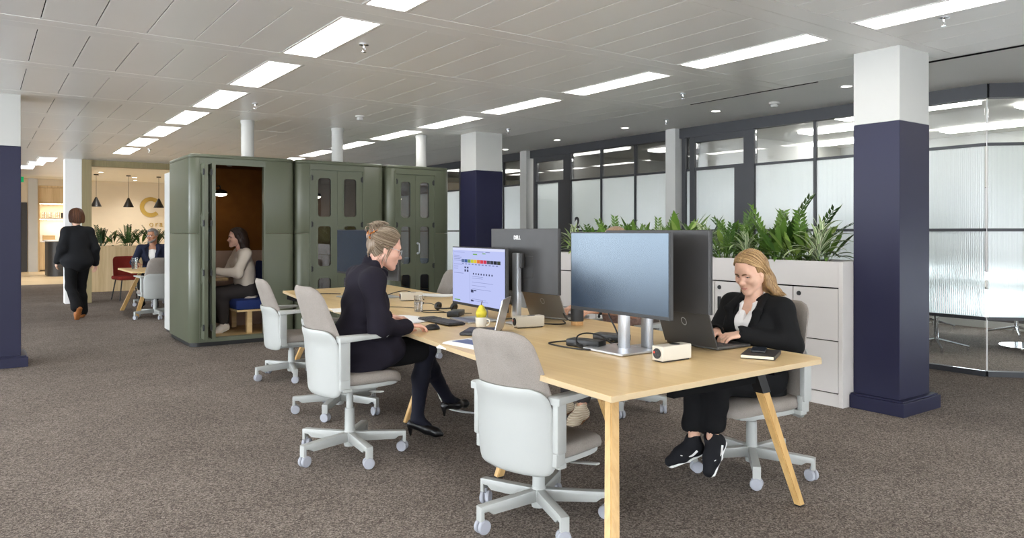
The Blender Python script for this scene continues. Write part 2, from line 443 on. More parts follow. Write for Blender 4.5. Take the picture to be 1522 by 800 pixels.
# chamfered corner bay on the right
cm = Matrix.Translation((WX, 3.05, 0)) @ Matrix.Rotation(math.radians(-45), 4, 'Z')
def cpiece(name, a, b, mat):
    m = MB(); c = [(p+q)/2 for p, q in zip(a, b)]; d = [abs(q-p) for p, q in zip(a, b)]
    t = bmesh.new(); bmesh.ops.create_cube(t, size=1)
    for v in t.verts: v.co = Vector([v.co[i]*d[i]+c[i] for i in range(3)])
    m.merge(t, cm); return m.obj(name, mat, partition)
cpiece('header', (0, -0.05, 2.60), (2.2, 0.05, CEIL), M['charcoal'])
cpiece('base_rail', (0, -0.03, 0), (2.2, 0.03, 0.05), M['charcoal'])
for z in (2.17, 1.37, 0.54): cpiece('transom', (0, -0.015, z-0.014), (2.2, 0.015, z+0.014), M['charcoal'])
cpiece('clear_pane', (0.012, -0.005, 2.185), (2.2, 0.005, 2.60), M['pane'])
cpiece('fluted_pane', (0.012, -0.004, 0.555), (2.2, 0.004, 2.155), M['fluted'])
cpiece('clear_pane', (0.012, -0.005, 0.05), (2.2, 0.005, 0.525), M['pane'])
m = MB(); m.span((WX-0.006, 3.045, 0.05), (WX+0.004, 3.053, 2.60)); m.obj('glass_joint', M['paper'], partition)
# room number on the glass
def text_obj(name, body, size, mat, mtx, parent=None, ext=0.002, spacing=1.0, bold=0.0):
    c = bpy.data.curves.new(name, 'FONT'); c.body = body; c.size = size; c.extrude = ext; c.space_character = spacing; c.offset = bold
    c.align_x = 'LEFT'; t = bpy.data.objects.new(name, c); COL.objects.link(t)
    bpy.context.view_layer.update()
    me = bpy.data.meshes.new_from_object(t.evaluated_get(bpy.context.evaluated_depsgraph_get()))
    bpy.data.objects.remove(t); me.transform(mtx); me.materials.clear(); me.materials.append(mat)
    o = bpy.data.objects.new(name, me); COL.objects.link(o)
    if parent is not None: o.parent = parent
    return o
def face_mtx(origin, right, up):
    r = Vector(right).normalized(); u = Vector(up).normalized(); n = r.cross(u)
    m = Matrix((r, u, n)).transposed().to_4x4(); m.translation = Vector(origin); return m
text_obj('room_number', '2', 0.23, M['charcoal'], face_mtx((WX-0.012, 8.95, 1.42), (0, -1, 0), (0, 0, 1)), partition, bold=0.010)
# white cross walls between the rooms and the far wall with its windows
for y0, y1 in ((6.76, 6.93), (10.07, 10.25)):
    mb = MB(); mb.span((WX-0.13, y0, 0), (11.5, y1, CEIL)); struct(mb.obj('wall_between_rooms', M['white_paint']))
mb = MB(); mb.span((11.5, -2, 0), (11.6, 16.3, 0.10)); mb.span((11.5, -2, 1.98), (11.6, 16.3, CEIL))
for y in range(-2, 17, 2): mb.span((11.5, y-0.12, 0.1), (11.6, y+0.12, 1.98))
struct(mb.obj('wall_far', M['white_paint']))
for n, y in enumerate(range(-1, 16, 2)):
    m = MB()
    for a, b in (((11.52, y-0.88, 0.10), (11.58, y+0.88, 0.15)), ((11.52, y-0.88, 1.93), (11.58, y+0.88, 1.98)), ((11.52, y-0.88, 0.15), (11.58, y-0.83, 1.93)), ((11.52, y+0.83, 0.15), (11.58, y+0.88, 1.93))): m.span(a, b)
    w = struct(m.obj('window_%d' % (n+1), M['charcoal']))
    m = MB(); m.span((11.545, y-0.83, 0.15), (11.555, y+0.83, 1.93)); m.obj('pane', M['pane'], w)
    m = MB(); m.span((11.505, y-0.86, 0.80), (11.512, y+0.86, 1.97)); m.cyl((11.508, y-0.86, 0.80), (11.508, y+0.86, 0.80), 0.012, seg=8); m.obj('shading_roller_blind', M['board_grey'], w)
mb = MB(); mb.span((7.6, -2.1, 0), (11.6, -2.0, CEIL)); struct(mb.obj('wall_room_end', M['white_paint']))
mb = MB(); mb.span((6.2, 16.2, 0), (11.6, 16.3, CEIL)); struct(mb.obj('wall_end', M['pale_wall']))

# cafe end of the floor
mb = MB(); mb.span((-8, 30.0, 0), (1.62, 30.1, 3.17)); mb.span((2.75, 30.0, 0), (13, 30.1, 3.17)); mb.span((1.62, 30.0, 2.95), (2.75, 30.1, 3.17)); mb.span((1.6, 30.7, 0), (2.8, 30.8, 3.17))
back = struct(mb.obj('wall_back', M['warm_wall']))
mb = MB(); mb.span((1.33, 29.96, 0), (1.60, 30.0, 3.17)); mb.obj('white_panel', M['white_paint'], back)
mb = MB(); mb.span((0.9, 29.94, 0), (1.30, 29.99, 2.35)); struct(mb.obj('door_1', M['dark_grey']))
# the gold C and the beginning of the lettering on the cafe wall
t = bmesh.new(); t.free()
m = MB(); lx, lz = 5.12, 2.27; LY = 29.985
pts = []
for i in range(41):
    a = math.radians(45+270*i/40); pts.append((a,))
out = [(lx+0.365*math.cos(p[0]), lz+0.365*math.sin(p[0])) for p in pts]; inn = [(lx+0.225*math.cos(p[0]), lz+0.225*math.sin(p[0])) for p in pts]
vs = [(x, LY-0.02, z) for x, z in out]+[(x, LY-0.02, z) for x, z in inn]+[(x, LY+0.015, z) for x, z in out]+[(x, LY+0.015, z) for x, z in inn]
fs = []; n = 41
for i in range(n-1): fs += [[i, i+1, n+i+1, n+i], [2*n+i, 3*n+i, 3*n+i+1, 2*n+i+1], [i, 2*n+i, 2*n+i+1, i+1], [n+i, n+i+1, 3*n+i+1, 3*n+i]]
fs += [[0, n, 3*n, 2*n], [n-1, 3*n-1, 4*n-1, 2*n-1]]
m.add(vs, fs); tag(m.obj('wall_emblem', M['gold']), 'large gold C emblem mounted on the warm cafe wall', 'sign')
o = text_obj('wall_lettering', 'ora', 0.29, M['gold'], face_mtx((5.06, LY, 1.55), (1, 0, 0), (0, 0, 1)), None, 0.012, 1.25, -0.002)
tag(o, 'gold lettering below the round emblem on the cafe wall', 'sign')

# outer walls behind the camera: piers with open daylight bays
mb = MB()
mb.span((-8, -8, 0), (13, -7.9, 0.12)); mb.span((-8, -8, 2.62), (13, -7.9, CEIL))
for x in range(-8, 14, 3): mb.span((x-0.2, -8, 0.1), (x+0.2, -7.9, 2.65))
wfr = struct(mb.obj('wall_front', M['white_paint']))
for x in range(-8, 12, 3):
    m = MB(); m.span((x+0.22, -7.97, 1.45), (x+2.78, -7.96, 2.62)); m.obj('shading_roller_blind', M['white_paint'], wfr)  # unseen blinds added to cut the daylight from behind the camera
mb = MB(); mb.span((-8, -8, 0), (-7.9, 30, 0.12)); mb.span((-8, -8, 2.62), (-7.9, 30, 3.17))
for y in range(-8, 21, 3): mb.span((-8, y-0.2, 0.1), (-7.9, y+0.2, 2.65))
mb.span((-8, 20, 0.1), (-7.9, 30, 2.65))
struct(mb.obj('wall_left', M['white_paint']))
mb = MB(); mb.span((12.9, 16, 0), (13, 31, 3.17)); struct(mb.obj('wall_right_cafe', M['warm_wall']))

# ------------------------------------------------------------------ luminaires
def luminaire(x, y, label, w=0.31, l=1.2, group='recessed ceiling light panels'):
    t = thing('ceiling_light', label, 'light', (x, y, CEIL), 0, group)
    m = MB(); m.ring(rrect(w-0.012, l-0.012, 0.004, 2), rrect(w-0.05, l-0.05, 0.004, 2), -0.004, 0.03); m.obj('frame', M['ceil_metal'], t)
    m = MB(); m.span((-w/2+0.025, -l/2+0.025, 0.004), (w/2-0.025, l/2-0.025, 0.008)); m.obj('diffuser', M['lamp'], t)
    return t
ORD = ['nearest', 'second', 'third', 'fourth', 'fifth', 'sixth', 'seventh', 'eighth', 'ninth', 'tenth']
for side, i, ks in (('left', LI, list(range(-1, 7))), ('right', RI, list(range(-2, 7)))):
    for n, k in enumerate(ks):
        luminaire(GX0+GP*(i+0.5), GY0+0.9+1.5*k, 'bright recessed ceiling light, %s of the %s row counted from the camera' % (ORD[n], side))
hid = luminaire(GX0+GP*(LI+0.5), GY0+0.9-3.0, 'ceiling light of the left row behind the camera')
for i, ks in ((LI, range(-5, -2)), (RI, range(-5, -2)), (-4, range(-5, 4))):
    for k in ks: dup(hid, (GX0+GP*(i+0.5), GY0+0.9+1.5*k, CEIL), 0, 'ceiling light outside the view')
hid['label'] = 'ceiling light outside the view'
for n, (x, y) in enumerate([(1.02, 16.5), (0.92, 17.55), (0.80, 18.7)]):
    t = luminaire(x, y, 'small distant ceiling light beside the left navy column, %s of three' % ORD[n], 0.31, 0.9); t.location.z = CEIL-0.012
for x, y in [(9.2, 2.6), (9.2, 5.2), (9.2, 8.0), (9.2, 11.6), (10.6, 4.0), (10.6, 8.8), (9.6, 14), (8.4, 4.2), (8.4, 0.5), (10.6, 0.8), (10.6, 6.0), (8.4, 9.4), (10.6, 11.5), (8.5, 13.4)]:  # later entries are extra lights added to brighten the rooms
    t = luminaire(x, y, 'ceiling light inside the meeting rooms behind the glass, number doubled for brightness', 0.30, 1.5, 'meeting room ceiling lights'); t.location.z = CEIL-0.034
    t.children[1].data.materials[0] = M['lamp_room']
def floor_at(px, py, z=0.0):
    d = (EYE-z)*1103.0/(py-345.0); lat = (px-761.0)/1103.0*d
    return (d*math.sin(YAW)+lat*math.cos(YAW), d*math.cos(YAW)-lat*math.sin(YAW))
DN = ['nearest the right navy column', 'second from the right navy column', 'third from the right navy column', 'fourth, beyond the white post', 'farthest, by the middle navy column']
for n, (px, py) in enumerate([(1258, 128), (1064, 165), (929, 190), (828, 208), (751, 222)]):
    x, y = floor_at(px, py, CEIL)
    t = thing('downlight', 'round downlight in the plaster soffit, '+DN[n], 'light', (x, y, CEIL), 0, 'soffit downlights')
    m = MB(); m.lathe([(0.048, 0.004), (0.048, -0.006), (0.062, -0.006), (0.064, 0.0), (0.064, 0.004)], 20); m.obj('trim_ring', M['white_paint'], t, True)
    m = MB(); m.lathe([(0, -0.004), (0.047, -0.004), (0.047, 0.002), (0, 0.002)], 20); m.obj('diffuser', M['lamp_small'], t)
def smoke(px, py, label, z=CEIL):
    x, y = floor_at(px, py, z)
    t = thing('smoke_detector', label, 'detector', (x, y, z), 0, 'white smoke detectors')
    m = MB(); m.lathe([(0, 0), (0.055, 0), (0.055, -0.018), (0.048, -0.024), (0, -0.024)], 20); m.obj('base', M['white_paint'], t, True)
    m = MB(); m.lathe([(0, -0.024), (0.036, -0.024), (0.040, -0.036), (0.034, -0.05), (0.018, -0.056), (0, -0.056)], 20); m.obj('sensor_head', M['white_paint'], t, True)
smoke(535, 172, 'white smoke detector on the metal ceiling above the middle pod')
smoke(1151, 152, 'white smoke detector on the soffit left of the right navy column')
def sprinkler(px, py, label, z=CEIL):
    x, y = floor_at(px, py, z)
    t = thing('sprinkler', label, 'sprinkler', (x, y, z), 0, 'chrome ceiling sprinklers')
    m = MB(); m.lathe([(0, 0), (0.035, 0), (0.035, -0.006), (0.012, -0.012), (0, -0.012)], 16); m.obj('escutcheon', M['chrome'], t, True)
    m = MB(); m.cyl((0, 0, -0.01), (0, 0, -0.028), 0.009, 0.007, 10)
    m.tube([(0.006, 0, -0.026), (0.014, 0, -0.04), (0.004, 0, -0.056)], 0.0025, 6); m.tube([(-0.006, 0, -0.026), (-0.014, 0, -0.04), (-0.004, 0, -0.056)], 0.0025, 6)
    m.cyl((0, 0, -0.055), (0, 0, -0.058), 0.018, 0.018, 12); m.obj('nozzle', M['chrome'], t, True)
for px, py, lb in [(541, 66, 'chrome sprinkler right of the second light of the left row'), (379, 154, 'chrome sprinkler right of the fourth light of the left row'), (1015, 139, 'chrome sprinkler on the metal ceiling between two lights of the right row'),
                   (990, 178, 'small sprinkler on the plaster soffit between downlights'), (755, 192, 'chrome sprinkler above the middle navy column'), (222, 222, 'far chrome sprinkler beside the last light of the left row'), (1403, 26, 'chrome sprinkler near the top right corner')]:
    sprinkler(px, py, lb)
# exit sign by the left column
t = thing('exit_sign', 'green exit sign hanging beside the left navy column', 'sign', (0.90, 26.2, 2.97))
m = MB(); m.span((-0.16, -0.03, -0.16), (0.16, 0.03, 0.02), 0.01); m.obj('housing', M['white_paint'], t)
m = MB(); m.span((-0.15, -0.036, -0.15), (0.15, -0.03, 0.01)); m.obj('sign_face', M['green_sign'], t)
m = MB(); m.cyl((0, 0, 0.02), (0, 0, 0.22), 0.01, seg=8); m.obj('hanger', M['white_paint'], t)
# ================================================================== WORK PODS
PF = 9.20     # front plane of the pods
def door_leaf(name, w, h, th, parent, wins, hinge_x=None, handle_x=None, handle_z=1.05):
    """leaf in its own frame: x 0..w, z 0..h, front at y = 0, thickness towards +y"""
    m = MB(); zs = [0.0]; cells = []
    for i, (a, b) in enumerate(wins):
        lo = zs[-1]; hi = h if i == len(wins)-1 else (b+wins[i+1][0])/2
        cells.append((lo, hi, a, b)); zs.append(hi)
    P = Matrix(((1, 0, 0, 0), (0, 0, -1, 0), (0, 1, 0, 0), (0, 0, 0, 1)))
    panes = []
    for lo, hi, a, b in cells:
        out = rrect(w, hi-lo, 0.0008, 5, w/2, (lo+hi)/2); inn = rrect(w*0.54, b-a, 0.045, 5, w/2, (a+b)/2)
        m.ring(out, inn, -th, 0, P)
        in2 = rrect(w*0.54-0.012, b-a-0.012, 0.04, 5, w/2, (a+b)/2); o2 = rrect(w*0.54+0.024, b-a+0.024, 0.055, 5, w/2, (a+b)/2)
        m.ring(o2, in2, 0.0, 0.004, P)
        panes.append((a, b))
    leaf = m.obj(name, M['pod_green'], parent, 30)
    for a, b in panes:
        m = MB(); m.prism(rrect(w*0.54+0.004, b-a+0.004, 0.044, 5, w/2, (a+b)/2), -th*0.6, -th*0.6+0.006, P); m.obj('pane', M['pod_pane'], leaf)
    if hinge_x is not None:
        for z in (0.10, h*0.36, h*0.64, h-0.14):
            m = MB(); m.cyl((hinge_x, -0.008, z), (hinge_x, -0.008, z+0.075), 0.009, seg=8); m.span((hinge_x-0.02, -0.004, z+0.01), (hinge_x+0.02, 0.002, z+0.065)); m.obj('hinge', M['black'], leaf)
    if handle_x is not None:
        m = MB(); m.tube([(handle_x, 0, handle_z-0.07), (handle_x, -0.045, handle_z-0.06), (handle_x, -0.05, handle_z), (handle_x, -0.045, handle_z+0.06), (handle_x, 0, handle_z+0.07)], 0.009, 8, 4)
        m.cyl((handle_x, 0, handle_z-0.07), (handle_x, -0.006, handle_z-0.07), 0.016, seg=10); m.cyl((handle_x, 0, handle_z+0.07), (handle_x, -0.006, handle_z+0.07), 0.016, seg=10)
        m.obj('handle', M['silver'], leaf, True)
    return leaf

def pod(label, x0, x1, xl, xr, lining):
    D = 1.22; H = 2.27; th = 0.06; r = 0.095
    t = thing('work_pod', label, 'booth', (x0, PF, 0), 0, 'green work pods in a row')
    W = x1-x0; xl -= x0; xr -= x0
    def arc(cx, cy, a0, a1, rr=r): return [(cx+rr*math.cos(math.radians(a0+(a1-a0)*i/6)), cy+rr*math.sin(math.radians(a0+(a1-a0)*i/6))) for i in range(7)]
    outer = [(xl, 0)] + arc(r, r, 270, 180) + arc(r, D-r, 180, 90) + arc(W-r, D-r, 90, 0) + arc(W-r, r, 0, -90) + [(xr, 0)]
    inner = [(xr, th), (W-th-0.02, th), (W-th, D-th), (th, D-th), (th+0.02, th), (xl, th)]
    for z0, z1 in ((0.05, 1.330), (1.3325, 2.225)):
        m = MB(); m.prism(outer+inner, z0, z1, None, 0.003); m.obj('wall_panel', M['pod_green'], t, 30)
    full = arc(r, r, 270, 180) + arc(r, D-r, 180, 90) + arc(W-r, D-r, 90, 0) + arc(W-r, r, 0, -90)
    m = MB(); m.prism(full, 2.225, H, None, 0.018); m.obj('roof', M['pod_green'], t, 30)
    small = [(W/2+(x-W/2)*0.97, D/2+(y-D/2)*0.97) for x, y in full]
    m = MB(); m.prism(small, 0.0, 0.05); m.obj('plinth', M['black'], t)
    m = MB(); m.span((xl, 0.0, 2.15), (xr, th, 2.225)); m.span((xl, -0.004, 0.05), (xr, th, 0.10))
    for a in (xl, xr-0.022): m.span((a, -0.008, 0.101), (a+0.022, th-0.002, 2.149))
    m.span((xl, -0.008, 2.15), (xr, -0.0005, 2.195))
    m.obj('door_frame', M['pod_green'], t)
    m = MB(); m.span((th, th, 0.05), (W-th, D-th, 0.085)); m.obj('floor_board', M['ply'], t)
    m = MB(); m.span((th, D-th-0.03, 0.085), (W-th, D-th, 1.10)); m.span((th, th, 0.085), (th+0.025, D-th-0.03, 1.10)); m.span((W-th-0.025, th, 0.085), (W-th, D-th-0.03, 1.10)); m.obj('lower_lining', lining[1], t)
    m = MB(); m.span((th, D-th-0.03, 1.10), (W-th, D-th, 2.225)); m.span((th, th, 1.10), (th+0.025, D-th-0.03, 2.225)); m.span((W-th-0.025, th, 1.10), (W-th, D-th-0.03, 2.225)); m.span((th, th, 2.20), (W-th, D-th, 2.226)); m.obj('upper_lining', lining[0], t)
    # inside: wall lamp, shelf table, bench
    lx, ly = 0.545, 0.80
    lamp = MB(); lamp.lathe([(0, 0.0), (0.03, 0.0), (0.075, -0.02), (0.09, -0.055), (0.084, -0.055), (0.07, -0.026), (0, -0.012)], 20, (lx, ly, 1.90)); lamp.tube([(lx, ly, 1.90), (lx, ly+0.03, 1.95), (lx, D-th-0.03, 1.95)], 0.009, 8)
    lp = lamp.obj('wall_lamp', M['black'], t, True)
    g = MB(); g.ell((lx, ly, 1.845), (0.08, 0.08, 0.035)); g.obj('lamp_globe', M['pod_lamp'], lp, True)
    m = MB(); m.prism(rrect(0.50, 0.52, 0.06, 5, 0.34, 0.80), 0.735, 0.765); m.obj('table_leaf', M['ply'], t, True)
    m = MB(); m.cyl((0.30, 0.80, 0.10), (0.30, 0.80, 0.735), 0.03, seg=14); m.cyl((0.30, 0.80, 0.086), (0.30, 0.80, 0.10), 0.15, seg=20); m.obj('table_leg', M['black'], t, True)
    bx0 = W-0.66
    m = MB(); m.span((bx0, 0.20, 0.36), (W-0.09, D-0.10, 0.385), 0.002); m.span((bx0+0.14, 0.26, 0.085), (bx0+0.20, 0.33, 0.36)); m.span((bx0+0.14, D-0.26, 0.085), (bx0+0.20, D-0.19, 0.36)); m.obj('bench_frame', M['ply'], t)
    m = MB(); m.span((bx0-0.02, 0.18, 0.386), (W-0.095, D-0.10, 0.51), 0.03); m.obj('seat_cushion', M['blue_fabric'], t, 40)
    m = MB(); m.box((W-0.135, 0.69, 0.74), (0.075, 0.98, 0.44), RY(0.08), 0.03); m.obj('back_cushion', M['blue_fabric'], t, 40)
    m = MB(); m.lathe([(0, 2.20), (0.045, 2.20), (0.045, 2.185), (0.03, 2.165), (0, 2.162)], 16, (W*0.42, 0.3, 0)); m.obj('ceiling_sensor', M['white_paint'], t, True)
    return t
WINS = [(0.12, 0.66), (0.80, 1.33), (1.44, 1.95)]
p1 = pod('open green work pod with folded doors and a seated woman inside', 1.985, 3.235, 2.09, 2.86, (M['pod_amber'], M['pod_pink']))
p2 = pod('closed green work pod in the middle, lamp glowing behind its door pane', 3.25, 4.47, 3.42, 4.17, (M['pod_pink'], M['pod_pink']))
p3 = pod('closed green work pod at the right end beside the navy column', 4.50, 5.50, 4.62, 5.26, (M['pod_pink'], M['pod_pink']))
# folded pair of leaves in the open pod
for x, rz, hx in ((0.115, math.radians(-88), 0.372), (0.225, math.radians(-92), 0.372)):
    lf = door_leaf('door', 0.375, 2.05, 0.042, p1, WINS, hx); lf.location = (x, 0.235, 0.102); lf.rotation_euler = (0, 0, rz)
for P, xl, xr in ((p2, 3.42, 4.17), (p3, 4.62, 5.26)):
    w = (xr-xl-0.05)/2; ox = P.location.x
    a = door_leaf('door', w, 2.045, 0.042, P, WINS, 0.004); a.location = (xl-ox+0.024, 0.004, 0.102)
    b = door_leaf('door', w, 2.045, 0.042, P, WINS, w-0.004, 0.035, 1.02); b.location = (xl-ox+0.026+w, 0.004, 0.102)
# round ducts from pod roofs to the ceiling
for x, lb in ((2.69, 'white round duct rising from the open pod to the ceiling'), (3.86, 'white round duct rising from the middle pod to the ceiling'), (5.12, 'white round duct rising from the right pod to the ceiling')):
    t = thing('ventilation_duct', lb, 'duct', (x, 9.36, 0), 0, 'white pod ducts')
    m = MB(); m.cyl((0, 0, 2.271), (0, 0, CEIL-0.004), 0.075, seg=28); m.obj('pipe', M['white_paint'], t, True)
    m = MB(); m.lathe([(0.076, CEIL-0.045), (0.083, CEIL-0.045), (0.083, CEIL-0.0035), (0.076, CEIL-0.0035)], 28); m.obj('collar', M['white_paint'], t, True)
# white cupboard behind the open pod
t = thing('tall_cupboard', 'tall white cupboard standing behind the open pod', 'cupboard', (2.06, 10.56, 0))
m = MB(); m.span((0, 0, 0.03), (1.1, 0.50, 2.15), 0.004); m.obj('carcass', M['white_paint'], t)
m = MB(); m.span((0.02, 0.02, 0), (1.08, 0.48, 0.03)); m.obj('plinth', M['dark_grey'], t)

# ================================================================== LOCKERS AND PLANTER
SX = 5.36; SY = 3.17; SW = 0.395
def locker(label, y):
    t = thing('locker_unit', label, 'locker', (SX, y, 0), 0, 'white lockers under the planter')
    m = MB(); m.span((0.022, 0.0, 0.0), (0.46, SW-0.001, 0.918)); m.obj('body', M['black_gap'], t)
    m = MB(); m.span((0.004, 0.001, 0), (0.0215, SW-0.002, 0.098)); m.obj('plinth', M['locker'], t)
    for z0, z1, lock in ((0.106, 0.502, False), (0.510, 0.910, True)):
        m = MB(); m.span((0.0, 0.0035, z0), (0.0215, SW-0.0045, z1), 0.0015); d = m.obj('door', M['locker'], t)
        if True:
            ly = SW-0.055
            m = MB(); m.cyl((0.001, ly, z1-0.052), (-0.008, ly, z1-0.052), 0.019, 0.017, 16); m.span((-0.0095, ly-0.006, z1-0.055), (-0.0075, ly+0.006, z1-0.049)); m.obj('lock', M['black'], d, True)
            m = MB(); m.ring(rrect(0.034, 0.115, 0.006, 3, ly, z1-0.19), rrect(0.024, 0.105, 0.004, 3, ly, z1-0.19), -0.001, 0.006, Matrix(((0, 0, -1, 0), (1, 0, 0, 0), (0, 1, 0, 0), (0, 0, 0, 1))))
            m.span((-0.0015, ly-0.013, z1-0.243), (0.0005, ly+0.013, z1-0.137)); m.obj('handle', M['black'], d)
    return t
LN = ['nearest the right navy column', 'second from the right navy column', 'third from the right navy column', 'fourth from the right navy column', 'fifth from the right navy column', 'sixth from the right navy column', 'seventh from the right navy column', 'eighth, at the far end of the row', 'ninth, farthest of the row']
for n in range(9): locker('white two-door locker with black locks, '+LN[n], SY+n*SW)
t = thing('planter_trough', 'long white planter trough running along the top of the lockers', 'planter', (SX, SY, 0.921))
L = SW*9
m = MB(); m.span((0, 0, 0), (0.018, L, 0.20), 0.002); m.span((0.442, 0, 0), (0.46, L, 0.20), 0.002); m.span((0.018, 0, 0), (0.442, 0.018, 0.20)); m.span((0.018, L-0.018, 0), (0.442, L, 0.20)); m.span((0.018, 0.018, 0.0), (0.442, L-0.018, 0.012)); m.obj('box', M['locker'], t)
m = MB(); m.span((0.019, 0.019, 0.013), (0.441, L-0.019, 0.175)); m.obj('soil', M['soil'], t)
t = thing('end_panel', 'tall white end panel of the lockers against the navy column', 'panel', (SX, SY-0.037, 0))
m = MB(); m.span((-0.004, 0, 0), (0.46, 0.036, 1.121), 0.002); m.obj('board', M['locker'], t)

# ================================================================== PLANTS
def leafmat(name, a, b, stripe=None):
    k = N(name); k.set(Roughness=0.38); k.b.inputs['Specular IOR Level'].default_value = 0.45
    no = k.n('ShaderNodeTexNoise', Scale=14.0, Detail=3.0); oi = k.n('ShaderNodeObjectInfo')
    k.l(k.coord(), no.inputs['Vector'])
    ad = k.n('ShaderNodeMath', operation='MULTIPLY_ADD'); k.l(oi.outputs['Random'], ad.inputs[0]); ad.inputs[1].default_value = 0.55; 
    m2 = k.n('ShaderNodeMath', operation='MULTIPLY'); k.l(no.outputs[0], m2.inputs[0]); m2.inputs[1].default_value = 0.45; k.l(m2.outputs[0], ad.inputs[2])
    col = k.ramp(ad.outputs[0], [(0.2, a), (0.8, b)])
    if stripe:
        uv = k.n('ShaderNodeUVMap'); sp = k.n('ShaderNodeSeparateXYZ'); k.l(uv.outputs[0], sp.inputs[0])
        r = k.ramp(sp.outputs[0], [(0.0, (1, 1, 1, 1)), (0.16, (1, 1, 1, 1)), (0.24, (0, 0, 0, 1)), (0.42, (0, 0, 0, 1)), (0.48, (1, 1, 1, 1)), (0.54, (1, 1, 1, 1)), (0.60, (0, 0, 0, 1)), (0.78, (0, 0, 0, 1)), (0.85, (1, 1, 1, 1))])
        mx = k.n('ShaderNodeMix', data_type='RGBA'); k.l(r, mx.inputs['Factor']); k.l(col, mx.inputs[6]); mx.inputs[7].default_value = stripe
        col = mx.outputs[2]
    k.l(col, k.b.inputs['Base Color']); return k.m
M['leaf_zz'] = leafmat('leaf_glossy_green', rgb(48, 80, 30), rgb(108, 142, 58))
M['leaf_broad'] = leafmat('leaf_broad_green', rgb(70, 104, 38), rgb(146, 170, 84))
M['leaf_stripe'] = leafmat('leaf_striped', rgb(56, 92, 44), rgb(104, 136, 70), rgb(214, 220, 186))
M['leaf_dark'] = leafmat('leaf_dark_green', rgb(26, 50, 22), rgb(58, 92, 40))
def blade(name, mat, L, Wd, arch, n=7, fold=0.25, lift=0.9, shape=0.9, petiole=0.0):
    """leaf along +x starting at the origin, rising at angle lift, bending down by arch"""
    bm = bmesh.new(); uvl = bm.loops.layers.uv.new('UVMap'); rows = []
    x = z = 0.0; a = lift
    for i in range(n+1):
        t = i/n
        w = Wd*0.5*(math.sin(PI*min(1, (t*(1-petiole)+petiole*0.02)))**shape if petiole == 0 else (0.06 if t < petiole else max(0.06, math.sin(PI*((t-petiole)/(1-petiole))**0.8)**shape)))
        w = max(w, 0.0015) if i < n else 0.0006
        rows.append([bm.verts.new((x, -w, z+w*fold)), bm.verts.new((x, 0, z)), bm.verts.new((x, w, z+w*fold))])
        x += math.cos(a)*L/n; z += math.sin(a)*L/n; a -= arch/n
    for i in range(n):
        for j in range(2):
            f = bm.faces.new([rows[i][j], rows[i+1][j], rows[i+1][j+1], rows[i][j+1]])
            for lp, (u, v) in zip(f.loops, ((j/2, i/n), (j/2, (i+1)/n), ((j+1)/2, (i+1)/n), ((j+1)/2, i/n))): lp[uvl].uv = (u, v)
    me = bpy.data.meshes.new(name); bm.to_mesh(me); bm.free(); me.materials.append(mat)
    me.polygons.foreach_set('use_smooth', [True]*len(me.polygons)); return me
def frond(name, L, n, mat, bend):
    m = MB(); pts = []; x = z = 0; a = 1.45
    for i in range(n+3):
        pts.append(Vector((x, 0, z))); x += math.cos(a)*L/(n+2); z += math.sin(a)*L/(n+2); a -= bend/(n+2)
    m.tube(pts, [0.0075-0.005*i/(n+2) for i in range(n+3)], 5)
    for i in range(2, n+3):
        p = pts[i]; d = (pts[min(i+1, n+2)]-pts[i-1]).normalized(); t = i/(n+2); ln = L*(0.19-0.06*abs(t-0.5))
        for s in (-1, 1):
            side = Vector((0, s, 0)); ax = (d*0.75+side*0.8+Vector((0, 0, 0.15))).normalized(); up = ax.cross(d.cross(ax)).normalized() if True else d
            nrm = side.cross(d).normalized(); wv = ax.cross(nrm).normalized()*ln*0.2
            q = p; v = [q, q+ax*ln*0.4+wv+nrm*0.006, q+ax*ln, q+ax*ln*0.4-wv+nrm*0.006, q+ax*ln*0.45]
            m.add(v, [[0, 1, 4], [1, 2, 4], [2, 3, 4], [3, 0, 4]])
    o = m.obj(name, mat, None, True); me = o.data; bpy.data.objects.remove(o); return me
ZZ = [frond('frond', L, n, M['leaf_zz'], b) for L, n, b in ((0.42, 9, 0.6), (0.36, 8, 1.0), (0.48, 10, 0.35))]
ZD = [frond('frond', L, n, M['leaf_dark'], b) for L, n, b in ((0.55, 9, 0.5), (0.5, 8, 0.9))]
ST = [blade('leaf', M['leaf_stripe'], L, 0.034, a, 8, 0.35, l, 0.55) for L, a, l in ((0.34, 1.9, 1.25), (0.30, 1.4, 0.85), (0.26, 0.8, 1.4))]
BR = [blade('leaf', M['leaf_broad'], L, w, a, 9, 0.3, l, 0.85, 0.35) for L, w, a, l in ((0.38, 0.058, 0.9, 1.35), (0.32, 0.052, 1.6, 1.15), (0.44, 0.060, 0.5, 1.45))]
BD = [blade('leaf', M['leaf_zz'], L, w, a, 9, 0.3, l, 0.85, 0.3) for L, w, a, l in ((0.40, 0.062, 0.9, 1.35), (0.32, 0.055, 1.7, 1.1), (0.45, 0.065, 0.4, 1.45))]
rp = random.Random(11)
